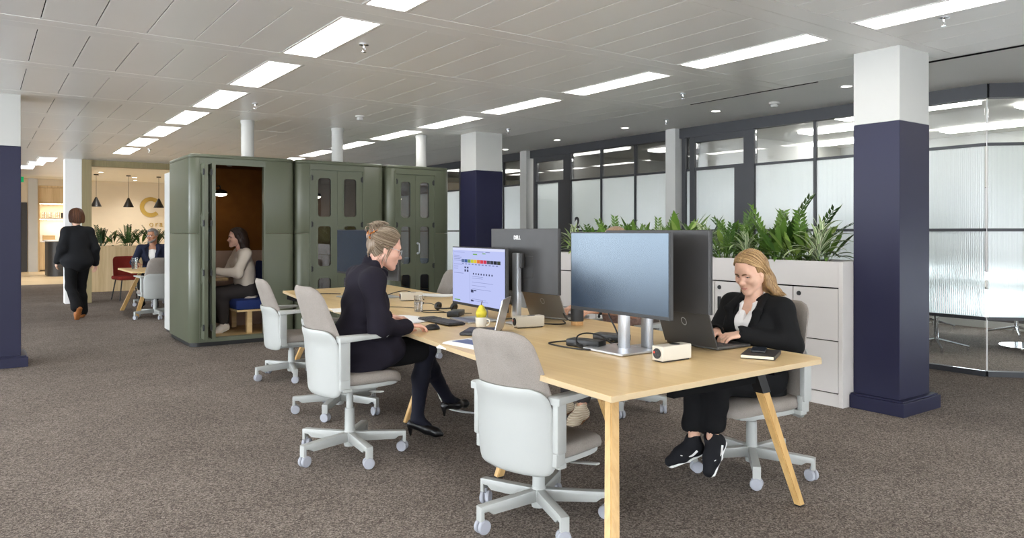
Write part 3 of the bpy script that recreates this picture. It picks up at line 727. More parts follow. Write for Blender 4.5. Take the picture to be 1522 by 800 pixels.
def plant(name, label, loc, kind, group, s=1.0, n=None):
    t = thing(name, label, 'plant', loc, rp.uniform(0, 6), group)
    lib, cnt, rad = {'zz': (ZZ, 10, 0.055), 'zd': (ZD, 7, 0.06), 'st': (ST, 30, 0.012), 'br': (BR, 20, 0.035), 'bd': (BD, 18, 0.035)}[kind]
    cnt = n or cnt
    for i in range(cnt):
        me = lib[i % len(lib)]
        o = bpy.data.objects.new(me.name.split('.')[0], me); COL.objects.link(o); o.parent = t
        a = i*2.39996+rp.uniform(-0.3, 0.3); q = s*rp.uniform(0.8, 1.12)
        if kind == 'st':
            f = i/cnt; o.location = (rad*math.cos(a), rad*math.sin(a), 0.02+0.10*s*f); o.rotation_euler = (rp.uniform(-0.15, 0.15), 0.35-0.85*f if True else 0, a); o.scale = (q, q, q)
        else:
            o.location = (rad*math.cos(a), rad*math.sin(a), -0.005); o.rotation_euler = (rp.uniform(-0.2, 0.2), rp.uniform(-0.05, 0.45), a); o.scale = (q, q, q)
    if kind == 'st':
        m = MB(); m.cyl((0, 0, -0.01), (0, 0, 0.14*s), 0.012, 0.006, 8); m.obj('stem', M['leaf_dark'], t, True)
    return t
PZ = 0.921+0.176
zone = [  # (distance along the trough from its near end, across, kind, scale)
    (0.24, 0.12, 'st', 1.0), (0.30, 0.30, 'bd', 0.75), (0.38, 0.25, 'br', 0.85), (0.46, 0.12, 'br', 0.80), (0.52, 0.31, 'zz', 1.05), (0.60, 0.13, 'bd', 0.7), (0.68, 0.22, 'bd', 1.0), (0.80, 0.32, 'zz', 1.15), (0.93, 0.12, 'st', 0.85),
    (0.86, 0.22, 'bd', 0.75), (1.02, 0.30, 'bd', 0.9), (1.10, 0.36, 'zz', 0.95), (1.16, 0.13, 'zz', 0.9), (1.30, 0.30, 'br', 0.9), (1.38, 0.11, 'st', 1.0), (1.55, 0.29, 'bd', 0.9), (1.68, 0.13, 'br', 1.0), (1.86, 0.30, 'bd', 1.15), (1.98, 0.12, 'st', 0.9),
    (2.12, 0.28, 'zz', 0.9), (2.28, 0.14, 'br', 0.9), (2.44, 0.30, 'bd', 0.95), (2.58, 0.13, 'zz', 0.85), (2.74, 0.28, 'br', 0.95), (2.90, 0.14, 'bd', 0.95), (3.06, 0.29, 'zz', 0.9), (3.20, 0.14, 'br', 0.75), (3.38, 0.22, 'st', 1.0)]
KN = {'zz': ('glossy_frond_plant', 'upright plant with glossy paired leaflets'), 'st': ('striped_rosette_plant', 'rosette plant with arching cream-striped leaves'), 'br': ('broad_leaf_plant', 'plant with pale green lance-shaped leaves'), 'bd': ('tall_leaf_plant', 'plant with tall mid-green pointed leaves')}
cnt = {}
for s_, c_, kd, sc in zone:
    cnt[kd] = cnt.get(kd, 0)+1
    nm, lb = KN[kd]
    plant(nm, '%s, %s of its kind from the column' % (lb, ORD[cnt[kd]-1] if cnt[kd] > 1 else 'first'), (SX+c_, SY+s_, PZ), kd, 'plants in the white trough', sc)
# ================================================================== CHAIRS
def slab_pad(z0, z1, wf, xf, th, r, ny=14, nz=18, curve=0.55, zlist=None):
    """curved pad standing in y/z; wf(z) half width, xf(z) mid-plane x, th thickness, wraps forward with y"""
    bm = bmesh.new(); F = []; B = []
    zs = []
    for j in range(nz+1):
        t = j/nz; e = 0.5-0.5*math.cos(PI*t); zs.append(z0+(z1-z0)*(0.6*e+0.4*t))
    for z in zs:
        d = min(z-z0, z1-z); w = wf(z)
        if d < r: w = w-r+math.sqrt(max(0, r*r-(r-d)**2))
        fr = []; br = []
        for i in range(ny+1):
            u = -math.cos(PI*i/ny); u = 0.5*u+0.5*(2*i/ny-1); y = w*u
            edge = max(abs(u)**8, (1-min(1, d/(r*0.8)))**3 if d < r*0.8 else 0)
            h = th*0.5*(1-0.75*edge)
            x = xf(z)+curve*y*y*2.2
            fr.append(bm.verts.new((x+h, y, z))); br.append(bm.verts.new((x-h, y, z)))
        F.append(fr); B.append(br)
    for j in range(nz):
        for i in range(ny):
            bm.faces.new([F[j][i], F[j][i+1], F[j+1][i+1], F[j+1][i]]); bm.faces.new([B[j][i], B[j+1][i], B[j+1][i+1], B[j][i+1]])
        bm.faces.new([F[j][0], F[j+1][0], B[j+1][0], B[j][0]]); bm.faces.new([F[j][ny], B[j][ny], B[j+1][ny], F[j+1][ny]])
    for i in range(ny):
        bm.faces.new([F[0][i], B[0][i], B[0][i+1], F[0][i+1]]); bm.faces.new([F[nz][i], F[nz][i+1], B[nz][i+1], B[nz][i]])
    m = MB(); m.b.free(); m.b = bm; return m
def task_chair(label, x, y, rz, S=0.47, base_rot=0.0, arm=True):
    """height-adjustable chair; S is the top of the seat cushion; the sitter faces +x"""
    t = thing('office_chair', label, 'chair', (x, y, 0), rz, 'white and grey task chairs')
    hw = lambda z: 0.232-0.055*max(0, (z-S-0.12)/0.42)**1.3
    xf = lambda z: -0.205-0.015-0.10*((z-S)/0.55)-0.035*max(0, 1-abs(z-S-0.18)/0.3)*-1
    slab_pad(S-0.06, S+0.515, hw, lambda z: xf(z)+0.012, 0.046, 0.075).obj('back_cushion', M['chair_fabric'], t, 60)
    hw2 = lambda z: hw(z)+0.006
    slab_pad(S-0.125, S+0.265, hw2, lambda z: xf(z)-0.022, 0.028, 0.06).obj('back_shell', M['chair_white'], t, 60)
    # side gaiter between shell and cushion at the foot of the back
    # seat
    pts = []
    for i in range(36):
        a = 2*PI*i/36; c, s_ = math.cos(a), math.sin(a); e = 0.55
        px = (0.27 if c > 0 else 0.235)*(abs(c)**e)*(1 if c > 0 else -1); py = 0.235*(abs(s_)**e)*(1 if s_ > 0 else -1)*(1.0-0.06*max(0, c)); pts.append((px+0.02, py))
    bm = bmesh.new(); rings = []
    for f, z in ((0.90, S-0.062), (0.985, S-0.052), (1.0, S-0.03), (0.975, S-0.008), (0.9, S+0.004), (0.6, S+0.004), (0.25, S-0.002)):
        dz = lambda q: -0.022*max(0, (q-0.12)/0.13)**2 if q > 0.12 else 0
        rings.append([bm.verts.new((0.02+(px-0.02)*f, py*f, z+dz(px*f))) for px, py in pts])
    for a, b in zip(rings, rings[1:]):
        for i in range(36): bm.faces.new([a[i], a[(i+1) % 36], b[(i+1) % 36], b[i]])
    bm.faces.new(rings[0][::-1]); bm.faces.new(rings[-1])
    m = MB(); m.b.free(); m.b = bm; m.obj('seat', M['chair_fabric'], t, 60)
    m = MB(); m.prism([(0.02+(px-0.02)*0.93, py*0.93) for px, py in pts], S-0.085, S-0.060, None, 0.004)
    m.prism([(-0.20, -0.09), (0.10, -0.10), (0.16, -0.06), (0.16, 0.06), (0.10, 0.10), (-0.20, 0.09)], S-0.125, S-0.084, None, 0.006); m.box((-0.19, 0, S-0.085), (0.08, 0.14, 0.04), None, 0.008)
    m.obj('seat_pan', M['chair_white'], t, 40)
    m = MB(); m.box((0.07, -0.22, S-0.108), (0.028, 0.16, 0.009), RX(-0.15), 0.003); m.obj('lever', M['chair_white'], t)
    if arm:
        for s_ in (-1, 1):
            m = MB(); yy = s_*0.25
            m.prism(rrect(0.060, 0.25, 0.012, 3, 0, 0), -0.016, 0.016, Matrix.Translation((-0.140, yy, S+0.108)) @ Matrix.Rotation(PI/2, 4, 'X'), 0.004)
            m.box((-0.135, yy*0.95, S-0.03), (0.06, 0.035, 0.09), None, 0.005); m.box((-0.12, yy*0.82, S-0.075), (0.05, 0.10, 0.025), None, 0.005)
            m.obj('arm_post', M['chair_white'], t, 40)
            m = MB(); poly = [(-0.208, 0.215), (0.085, 0.230), (0.095, 0.240), (0.085, 0.250), (-0.200, 0.252), (-0.208, 0.245)]
            m.prism(poly, -0.036, 0.036, Matrix.Translation((0.03, yy-s_*0.004, S-0.015)) @ Matrix.Rotation(PI/2, 4, 'X'), 0.005); m.obj('armrest', M['chair_white'], t, 40)
    m = MB(); m.cyl((0, 0, 0.19), (0, 0, S-0.12), 0.021, seg=18); m.cyl((0, 0, 0.11), (0, 0, 0.285 if S > 0.42 else 0.25), 0.031, 0.029, 18); m.lathe([(0, 0.055), (0.032, 0.055), (0.036, 0.07), (0.04, 0.13), (0.031, 0.15)], 20); m.obj('gas_column', M['chair_white'], t, True)
    for i in range(5):
        a = base_rot+i*2*PI/5; R = Matrix.Rotation(a, 4, 'Z')
        m = MB(); prof = [(0.02, 0.085), (0.33, 0.073), (0.345, 0.083), (0.345, 0.108), (0.02, 0.138)]
        poly = [(0.02, 0.085), (0.27, 0.080), (0.295, 0.098), (0.318, 0.098), (0.318, 0.060), (0.338, 0.060), (0.338, 0.125), (0.325, 0.128), (0.02, 0.142)]
        m.prism(poly, -0.021, 0.021, Matrix.Rotation(PI/2, 4, 'X'), 0.004); lg = m.obj('base_leg', M['chair_white'], t, 40); lg.rotation_euler = (0, 0, a)
        m = MB(); sw = 0.6+i*1.3
        for q in (-1, 1): m.lathe([(0, -0.010), (0.028, -0.010), (0.0325, -0.006), (0.0325, 0.006), (0.028, 0.010), (0, 0.010)], 18, (0, q*0.0145, 0.0325), RX(PI/2))
        m.box((0, 0, 0.036), (0.03, 0.012, 0.04), None, 0.003); m.cyl((0.0, 0, 0.04), (0.0, 0, 0.075), 0.008, seg=8)
        c = m.obj('caster', M['caster_grey'], t, 40); c.location = (0.318*math.cos(a), 0.318*math.sin(a), 0); c.rotation_euler = (0, 0, a+sw)
    return t
CH = {}
CH['A'] = task_chair('empty white and grey task chair nearest the camera, turned to the table corner', 2.145, 2.775, math.radians(10), 0.40, math.radians(36-10))
CH['B'] = task_chair('raised white task chair under the woman in the dark coat', 1.825, 4.235, math.radians(0), 0.52, math.radians(50))
CH['B2'] = task_chair('empty task chair mostly hidden behind the chair of the woman in the dark coat', 2.20, 5.30, math.radians(-4), 0.44, math.radians(18))
CH['C'] = task_chair('empty white task chair in front of the open pod door', 2.36, 6.82, math.radians(-4), 0.41, math.radians(45))
CH['D'] = task_chair('white and grey task chair under the blonde woman', 3.545, 2.62, math.radians(176), 0.44, math.radians(5-176))
CH['E'] = task_chair('task chair on the far side of the table under the hidden colleague', 4.00, 4.12, math.radians(183), 0.43, math.radians(40))
CH['F'] = task_chair('empty grey-backed task chair at the far right end of the long table', 4.04, 7.2, math.radians(170), 0.41, 0.3)
CH['G'] = task_chair('white task chair at the small far table with its back to the pod', 2.24, 12.75, math.radians(100), 0.44, 0.5)
# ================================================================== THE LONG TABLE
TZ = 0.73
TL = [(1.935, 2.055), (2.02, 3.10), (2.14, 4.10), (2.37, 6.20), (2.60, 7.78)]
TR = [(3.90, 7.96), (3.72, 5.9), (3.55, 4.1), (3.44, 2.75), (3.405, 2.16), (3.385, 2.095), (3.345, 2.066)]
t = thing('long_table', 'long shared oak table with plywood edge on splayed wooden legs', 'table', (2.7, 4.8, 0))
off = Matrix.Translation((-2.7, -4.8, 0))
cl = catmull([Vector((x, y, 0)) for x, y in TL], 6); cr = catmull([Vector((x, y, 0)) for x, y in TR[:4]], 6)
poly = [(v.x, v.y) for v in cl]+[(v.x, v.y) for v in cr]+TR[4:]
m = MB(); m.prism(poly, TZ-0.026, TZ-0.001, off, 0.002); m.mi = 0; o = m.obj('tabletop', [M['oak_top'], M['oak_edge']], t)
for f in o.data.polygons:
    if abs(f.normal.z) < 0.8: f.material_index = 1
def splay_leg(tx, ty, bx, by, w0=0.052, w1=0.046, top=0.702, cap=True):
    bm = MB(); vs = []
    for (x, y, z, w) in ((bx, by, 0.006, w1), (tx, ty, top, w0)):
        vs += [(x-w/2, y-w*0.42, z), (x+w/2, y-w*0.42, z), (x+w/2, y+w*0.42, z), (x-w/2, y+w*0.42, z)]
    tmp = MB(); tmp.add(vs, [[3, 2, 1, 0], [4, 5, 6, 7], [0, 1, 5, 4], [1, 2, 6, 5], [2, 3, 7, 6], [3, 0, 4, 7]])
    bmesh.ops.bevel(tmp.b, geom=list(tmp.b.edges), offset=0.004, segments=2, affect='EDGES'); bm.merge(tmp.b, off)
    lg = bm.obj('leg', M['oak_leg'], t)
    f = MB(); f.box((bx-2.7, by-4.8, 0.0035), (w1*0.9, w1*0.8, 0.007), None, 0.001); f.obj('foot', M['black'], lg)
    if cap:
        k = 0.86; q = MB(); a = [(bx+(tx-bx)*s_, by+(ty-by)*s_, top*s_) for s_ in (k, 1.0)]
        v2 = []
        for x, y, z in a:
            w = w0*1.04; v2 += [(x-w/2, y-w*0.44, z), (x+w/2, y-w*0.44, z), (x+w/2, y+w*0.44, z), (x-w/2, y+w*0.44, z)]
        q.add(v2, [[3, 2, 1, 0], [4, 5, 6, 7], [0, 1, 5, 4], [1, 2, 6, 5], [2, 3, 7, 6], [3, 0, 4, 7]], off); q.obj('leg_bracket', M['black'], lg)
splay_leg(2.235, 2.37, 1.985, 2.105, 0.05, 0.05, cap=False)
splay_leg(2.915, 2.13, 3.285, 2.148, 0.055, 0.042)
for tx, ty, bx, by in ((2.60, 3.37, 2.32, 3.36), (2.72, 4.69, 2.45, 4.69), (2.88, 7.30, 2.56, 7.32), (3.26, 3.79, 3.56, 3.79), (3.38, 5.2, 3.66, 5.2), (3.5, 7.5, 3.8, 7.55)): splay_leg(tx, ty, bx, by)
m = MB()
m.span((2.35, 2.12, 0.655), (2.9, 2.16, 0.703)); m.span((2.55, 2.16, 0.66), (2.60, 7.5, 0.70)); m.span((3.10, 2.16, 0.66), (3.15, 7.5, 0.70))
for y in (3.37, 4.69, 7.3): m.span((2.55, y-0.02, 0.665), (3.3, y+0.02, 0.703))
tmp = m.b
for v in tmp.verts: v.co += Vector((-2.7, -4.8, 0))
m.obj('under_frame', M['black_gap'], t)
m = MB(); m.box((2.80-2.7, 2.72-4.8, 0.60), (0.34, 0.62, 0.012), None, 0.003); m.box((2.63-2.7, 2.72-4.8, 0.65), (0.01, 0.62, 0.10)); m.box((2.97-2.7, 2.72-4.8, 0.65), (0.01, 0.62, 0.10)); m.box((2.80-2.7, 2.41-4.8, 0.635), (0.34, 0.01, 0.07)); m.obj('cable_tray', M['black_gap'], t)

# ================================================================== MONITORS
M['screen_off'] = plain('screen_switched_off', rgb(20, 30, 44), 0.24, spec=0.72)
M['screen_off'].node_tree.nodes['Principled BSDF'].inputs['Specular Tint'].default_value = (0.70, 0.86, 1.0, 1)  # blue of reflected daylight put into the screen's reflection tints
M['screen_off'].node_tree.nodes['Principled BSDF'].inputs['Coat Weight'].default_value = 0.25
M['screen_off'].node_tree.nodes['Principled BSDF'].inputs['Coat Tint'].default_value = (0.7, 0.88, 1.0, 1)
M['screen_off'].node_tree.nodes['Principled BSDF'].inputs['Coat Roughness'].default_value = 0.25
def screen_tex():
    """the lit screen is a flat print: a pale browser window with a coloured calendar bar and faint rows"""
    k = N('lit_screen'); e = k.n('ShaderNodeEmission'); e.inputs[1].default_value = 1.0
    k.l(e.outputs[0], k.out.inputs[0]); e.inputs[0].default_value = rgb(186, 194, 240); e.inputs[1].default_value = 0.62; return k.m
M['lit'] = screen_tex()
def flat_emit(name, col, s=0.62): return emit(name, col, s)
def monitor(label, c, rz, w, h, tilt=0.0, lit=False, stand=None, facing=True, logo=None, base_off=0.11, neck='silver', zb=TZ, basesize=(0.24, 0.30), bshift=0.0):
    """c: centre of the panel; the screen faces local -y ... the panel lies in x/z of its own frame, base behind at +y"""
    t = thing('computer_monitor', label, 'monitor', (c[0], c[1], zb), rz, 'monitors on the long table')
    z0 = c[2]-zb
    R = Matrix.Translation((0, 0, z0)) @ Matrix.Rotation(tilt, 4, 'X')
    def bx(name, ctr, d, mat, par, bev=0.0):
        q = MB(); b = MB(); b.box(ctr, d, None, bev); q.merge(b.b, R); return q.obj(name, mat, par)
    case = bx('casing', (0, 0.012, 0), (w, 0.022, h), M['dark_grey'], t, 0.004)
    bx('rear_housing', (0, 0.0235, -h*0.10), (w*0.32, 0.005, h*0.34), M['dark_grey'], case, 0.002)
    bx('bezel', (0, -0.0015, 0), (w, 0.005, h), M['black'], t, 0.001)
    sc = bx('screen', (0, -0.0046, 0.006), (w-0.014, 0.002, h-0.026), M['lit'] if lit else M['screen_off'], t)
    q = MB(); q.merge((lambda b: (b.box((0, base_off-0.06, (z0-0.03)*0.5+0.03), (0.058, 0.036, z0+0.07), None, 0.004), b.b)[1])(MB())); q.obj('neck', M['silver'] if neck == 'silver' else M['black'], t, True)
    q = MB(); b = MB(); b.box((0, 0.055, 0), (0.10, 0.03, 0.10), None, 0.006); b.box((0, (base_off-0.06+0.05)/2, 0), (0.05, max(0.02, base_off-0.06-0.03), 0.05), None, 0.004); q.merge(b.b, R); q.obj('mount', M['dark_grey'], t)
    q = MB(); q.prism(rrect(basesize[1], basesize[0], 0.012, 4, 0, base_off-0.10+bshift), 0.001, 0.012, None, 0.002); q.obj('base', M['silver'] if neck == 'silver' else M['black'], t)
    if logo:
        mt = R @ face_mtx((w*0.10+0.025, 0.0232, h*0.33), (-1, 0, 0), (0, 0, 1)); text_obj('maker_mark', 'DELL', 0.036, M['paper'], mt, t, 0.0006, 0.95, 0.0008)
    return t, sc, R
HALF = PI/2
# rz -90: local -y looks toward world -x ; rz +90: toward world +x
mon_lit, sc_lit, RL = monitor('switched-on monitor with pale calendar page facing the woman in the dark coat', (2.845, 4.38, 1.03), -HALF+math.radians(-5.5), 0.80, 0.425, 0.0, True, bshift=-0.04)
monitor('dark monitor back with white maker lettering on a silver stand', (2.985, 4.01, 1.16), HALF, 0.75, 0.425, 0.0, False, logo=True, base_off=0.13, basesize=(0.12, 0.22))
monitor('switched-off bluish monitor facing the empty chair nearest the camera', (2.70, 2.825, 1.135), -HALF, 0.735, 0.43, 0.0, False)
monitor('dark monitor back behind the bluish screen, facing the blonde woman', (2.93, 2.765, 1.15), HALF, 0.74, 0.42, 0.0, False, base_off=0.13, basesize=(0.12, 0.22))
monitor('black far monitor beyond the head of the woman in the dark coat', (2.87, 6.58, 1.16), -HALF, 0.76, 0.425, 0.0, False)
monitor('far monitor back to back with the black one at the table end', (3.12, 6.45, 1.10), HALF, 0.70, 0.40, 0.0, False)
# picture on the lit screen: small flat blocks
def scr(name, u0, v0, u1, v1, col, s=0.62):
    w, h = 0.786, 0.399; q = MB(); b = MB()
    x0, x1 = (-0.5+u0)*w, (-0.5+u1)*w; z0, z1 = (0.5-v0)*h+0.006, (0.5-v1)*h+0.006
    b.box(((x0+x1)/2, -0.0060, (z0+z1)/2), (abs(x1-x0), 0.0008, abs(z1-z0))); q.merge(b.b, RL); return q.obj(name, emit('screen_'+name, col, s), sc_lit)
def scr_many(name, rects, col, s=0.62):
    w, h = 0.786, 0.399; q = MB()
    for u0, v0, u1, v1 in rects:
        b = MB(); x0, x1 = (-0.5+u0)*w, (-0.5+u1)*w; z0, z1 = (0.5-v0)*h+0.006, (0.5-v1)*h+0.006
        b.box(((x0+x1)/2, -0.0060, (z0+z1)/2), (abs(x1-x0), 0.0008, abs(z1-z0))); q.merge(b.b, RL)
    o = q.obj(name, emit('screen_'+name, col, s), sc_lit); o['kind'] = 'stuff'
rs = random.Random(3)
scr('toolbar', 0.0, 0.0, 1.0, 0.045, rgb(214, 218, 244)); scr('page_rule', 0.355, 0.42, 0.358, 0.99, rgb(150, 158, 200))
for i, cc in enumerate([(92, 110, 150), (70, 96, 150), (120, 150, 90), (196, 200, 60), (226, 190, 60), (220, 120, 60), (214, 70, 80), (200, 60, 90), (84, 80, 92), (60, 62, 70), (44, 46, 54), (64, 70, 60)]):
    scr('calendar_block', 0.19+i*0.062, 0.205, 0.19+i*0.062+0.056, 0.265, rgb(*cc))
scr_many('text_rows', [(0.03+0.0, 0.08+0.0, 0.25, 0.085), (0.4, 0.06, 0.62, 0.068), (0.66, 0.06, 0.74, 0.072)]+[(0.03, v, 0.03+rs.uniform(0.08, 0.22), v+0.008) for v in (0.14, 0.17, 0.2, 0.23, 0.30, 0.34, 0.38, 0.46)]+[(0.4, v, 0.4+rs.uniform(0.15, 0.4), v+0.006) for v in (0.50, 0.53, 0.60, 0.66, 0.72, 0.9, 0.93)]+[(0.20+i*0.065, 0.28, 0.235+i*0.065, 0.30) for i in range(11)], rgb(132, 140, 184))
scr_many('thumbnails', [(0.25, 0.34, 0.28, 0.37), (0.30, 0.34, 0.33, 0.37), (0.25, 0.39, 0.28, 0.43), (0.30, 0.39, 0.33, 0.43), (0.38, 0.74, 0.43, 0.79), (0.44, 0.74, 0.485, 0.76), (0.38, 0.92, 0.43, 0.95)]+[(0.42+i*0.05, 0.44, 0.44+i*0.05, 0.47) for i in range(8)], rgb(70, 74, 104))
scr_many('status_colours', [(0.42, 0.10, 0.50, 0.12), (0.60, 0.085, 0.66, 0.1), (0.04, 0.95, 0.16, 0.97)], rgb(120, 170, 90))

# ================================================================== LAPTOPS
def laptop(label, hinge, rz, w, d, ang, lidmat, mark=False, basemat=None):
    """hinge centre on the table; keyboard runs along local +x from the hinge, the lid leans back by ang from upright"""
    t = thing('laptop', label, 'laptop', (hinge[0], hinge[1], TZ), rz, 'laptops on the long table')
    m = MB(); m.prism(rrect(d, w, 0.012, 4, d/2, 0), 0.001, 0.016, None, 0.003); base = m.obj('base', basemat or lidmat, t, 30)
    m = MB(); m.span((0.03, -w*0.44, 0.0165), (d*0.60, w*0.44, 0.0175)); m.obj('keyboard_well', M['black'], base)
    m = MB()
    for r in range(5):
        for c in range(13):
            m.span((0.036+r*d*0.108, -w*0.43+c*w*0.0665, 0.0172), (0.036+r*d*0.108+d*0.088, -w*0.43+c*w*0.0665+w*0.055, 0.0192))
    o = m.obj('keys', M['dark_grey'], base); o['kind'] = 'stuff'
    m = MB(); m.span((d*0.64, -w*0.17, 0.0165), (d*0.94, w*0.17, 0.0170)); m.obj('touchpad', M['dark_grey'], base)
    R = Matrix.Translation((0.0, 0, 0.014)) @ Matrix.Rotation(-ang, 4, 'Y')
    m = MB(); b = MB(); b.box((-0.004, 0, d*0.5), (0.008, w, d), None, 0.003); m.merge(b.b, R); lid = m.obj('lid', lidmat, t)
    m = MB(); b = MB(); b.box((0.0006, 0, d*0.5), (0.0012, w-0.012, d-0.016)); m.merge(b.b, R); m.obj('screen', M['screen_off'], lid)
    if mark:
        m = MB(); b = MB(); b.lathe([(0.019, 0), (0.019, 0.001), (0.0235, 0.001), (0.0235, 0)], 24); 
        for v in b.b.verts: v.co = Vector((v.co.x, v.co.y*0.8, v.co.z))
        m.merge(b.b, R @ Matrix.Translation((-0.0085, 0, d*0.52)) @ Matrix.Rotation(-PI/2, 4, 'Y')); m.obj('maker_mark', M['silver'], lid, True)
    return t
M['laptop_dark'] = plain('laptop_dark_aluminium', rgb(82, 80, 78), 0.36, metal=0.5, var=0.03)
M['laptop_silver'] = plain('laptop_silver_aluminium', rgb(150, 146, 140), 0.34, metal=0.6, var=0.03)
laptop('dark grey laptop open in front of the blonde woman', (3.135, 2.705), math.radians(-2), 0.375, 0.265, math.radians(20), M['laptop_dark'], True)
laptop('grey laptop behind the white lettered monitor, typed on by the hidden colleague', (3.31, 4.17), math.radians(9), 0.36, 0.25, math.radians(24), M['laptop_silver'], True)
laptop('open laptop with silver lid seen edge-on beside the pear', (2.58, 3.745), math.radians(135), 0.29, 0.21, math.radians(14), M['silver'], basemat=M['black'])

# ================================================================== SMALL THINGS ON THE TABLE
def power_box(label, x, y, rz):
    t = thing('power_box', label, 'power outlet', (x, y, TZ), rz, 'cream power boxes on the long table')
    m = MB(); m.span((-0.10, -0.035, 0.006), (0.10, 0.035, 0.076), 0.004); m.obj('case', M['box_white'], t)
    m = MB(); m.span((-0.09, -0.028, 0), (0.09, 0.028, 0.006)); m.obj('foot', M['black'], t)
    m = MB(); m.cyl((-0.1005, 0, 0.041), (-0.1035, 0, 0.041), 0.025, seg=24); s_ = m.obj('socket', M['black'], t, True)
    m = MB()
    for dy, dz in ((-0.009, -0.006), (0.009, -0.006), (0, 0.010)): m.cyl((-0.1034, dy, 0.041+dz), (-0.1040, dy, 0.041+dz), 0.0036, seg=8)
    m.obj('pin_holes', M['dark_grey'], s_)
    m = MB(); m.cyl((-0.1034, 0.016, 0.046), (-0.1046, 0.016, 0.046), 0.0055, seg=10); m.obj('marker', M['red_dot'], s_)
    m = MB(); m.cyl((0.02, 0, 0.0755), (0.02, 0, 0.0775), 0.026, seg=24); m.obj('charging_pad', M['black'], t, True)
    return t
power_box('cream power box with red-marked socket beside the near monitor base', 2.722, 2.468, math.radians(-1))
power_box('cream power box in front of the white lettered monitor', 2.90, 3.86, math.radians(-10))
power_box('farthest cream power box, beyond the drinking glass', 3.17, 5.985, math.radians(-14))
def dock(label, x, y, rz, d=(0.20, 0.09, 0.040)):
    t = thing('docking_station', label, 'dock', (x, y, TZ), rz, 'black docking stations')
    m = MB(); m.span((-d[0]/2, -d[1]/2, 0.002), (d[0]/2, d[1]/2, d[2]), 0.006); m.obj('case', M['black'], t, 30)
    m = MB()
    for q in (-0.05, -0.02, 0.01): m.span((q, -d[1]/2-0.001, 0.011), (q+0.016, -d[1]/2+0.001, 0.018))
    m.obj('ports', M['dark_grey'], t)
dock('black docking station with a cable loop nearest the camera', 2.665, 3.03, math.radians(-70))
dock('black docking station behind the silver monitor neck', 2.93, 3.11, math.radians(-70))
dock('black docking station beside the headset under the lit screen', 2.86, 4.70, math.radians(45))
def cable(label, pts, r=0.0042, mat='rubber', cat='cable', name='cable'):
    m = MB(); m.tube(pts, r, 8, 8); o = m.obj(name, M[mat], None, True); return tag(o, label, cat, 'cables on the long table' if pts[0][2] > 0.5 else 'cables under the table')
z = TZ+0.0045
cable('black cable looping left of the near docking station', [(2.70, 3.14, z+0.012), (2.62, 3.24, z), (2.55, 3.20, z), (2.55, 3.02, z), (2.60, 2.90, z), (2.72, 2.84, z), (2.85, 2.86, z)])
cable('black cable arching over the near docking station', [(2.62, 2.93, z), (2.60, 3.02, z+0.005), (2.63, 3.06, z+0.05), (2.70, 3.06, z+0.062), (2.77, 3.02, z+0.045), (2.82, 3.0, z+0.006), (2.90, 3.03, z)])
cable('black cable tangle between the two near monitor necks', [(2.78, 2.98, z), (2.83, 2.90, z), (2.80, 2.80, z), (2.88, 2.74, z), (2.86, 2.66, z), (2.94, 2.60, z), (3.0, 2.66, z), (3.08, 2.72, z)])
cable('black cable hanging down the back of the bluish monitor', [(2.73, 2.90, 0.98), (2.735, 2.93, 0.92), (2.745, 2.88, 0.83), (2.76, 2.87, 0.77), (2.80, 2.93, z), (2.86, 2.97, z)])
cable('black cable running from the grey laptop to the lettered monitor', [(3.25, 3.93, z+0.006), (3.20, 3.85, z), (3.12, 3.86, z), (3.06, 3.98, z), (3.04, 4.1, z)])
cable('black cable looped behind the black mug', [(3.30, 3.95, z+0.01), (3.32, 3.88, z), (3.28, 3.83, z), (3.22, 3.86, z+0.03), (3.25, 3.93, z+0.06), (3.33, 3.98, z+0.012)], 0.003)
cable('thin black cable lying by the drinking glass', [(2.62, 5.62, z), (2.74, 5.55, z), (2.84, 5.40, z), (2.88, 5.25, z)], 0.003)
cable('black cable arching over the far power box', [(2.86, 6.05, z), (3.02, 6.10, z+0.055), (3.16, 6.05, z+0.078), (3.26, 5.97, z+0.02), (3.27, 5.93, z)], 0.004)
cable('black cable lying at the far left table end', [(2.55, 7.02, z), (2.66, 7.2, z), (2.80, 7.1, z), (2.92, 7.0, z)], 0.004)
cable('black cable crossing behind the lettered monitor base', [(2.88, 4.42, z+0.012), (2.94, 4.30, z), (3.02, 4.20, z+0.012), (3.05, 4.05, z+0.014), (2.98, 3.97, z+0.002)], 0.004)
# headset
t = thing('headset', 'black headset with microphone lying below the lit screen', 'headset', (2.99, 5.03, TZ), math.radians(20))
m = MB(); m.tube([(-0.05, -0.07, 0.03), (-0.09, -0.03, 0.028), (-0.10, 0.02, 0.03), (-0.06, 0.075, 0.03), (0.0, 0.085, 0.03)], 0.006, 8, 6); m.obj('headband', M['black'], t, True)
for y_ in (-0.075, 0.085):
    m = MB(); m.lathe([(0, -0.016), (0.028, -0.016), (0.034, -0.006), (0.034, 0.008), (0.026, 0.016), (0, 0.012)], 18, (-0.02, y_, 0.036), RX(PI/2+0.3)); m.obj('ear_cushion', M['black'], t, True)
m = MB(); m.tube([(-0.02, 0.10, 0.036), (0.02, 0.19, 0.045), (0.02, 0.27, 0.045)], 0.003, 6, 5); m.ell((0.02, 0.285, 0.045), (0.012, 0.018, 0.012)); m.obj('microphone', M['black'], t, True)
m = MB(); m.tube([(-0.02, -0.09, 0.02), (-0.08, -0.10, 0.005), (-0.16, -0.03, 0.004), (-0.20, 0.08, 0.004), (-0.12, 0.16, 0.004), (-0.06, 0.05, 0.004), (-0.13, -0.12, 0.004), (-0.06, -0.28, 0.004)], 0.003, 6, 6); m.obj('cord', M['rubber'], t, True)
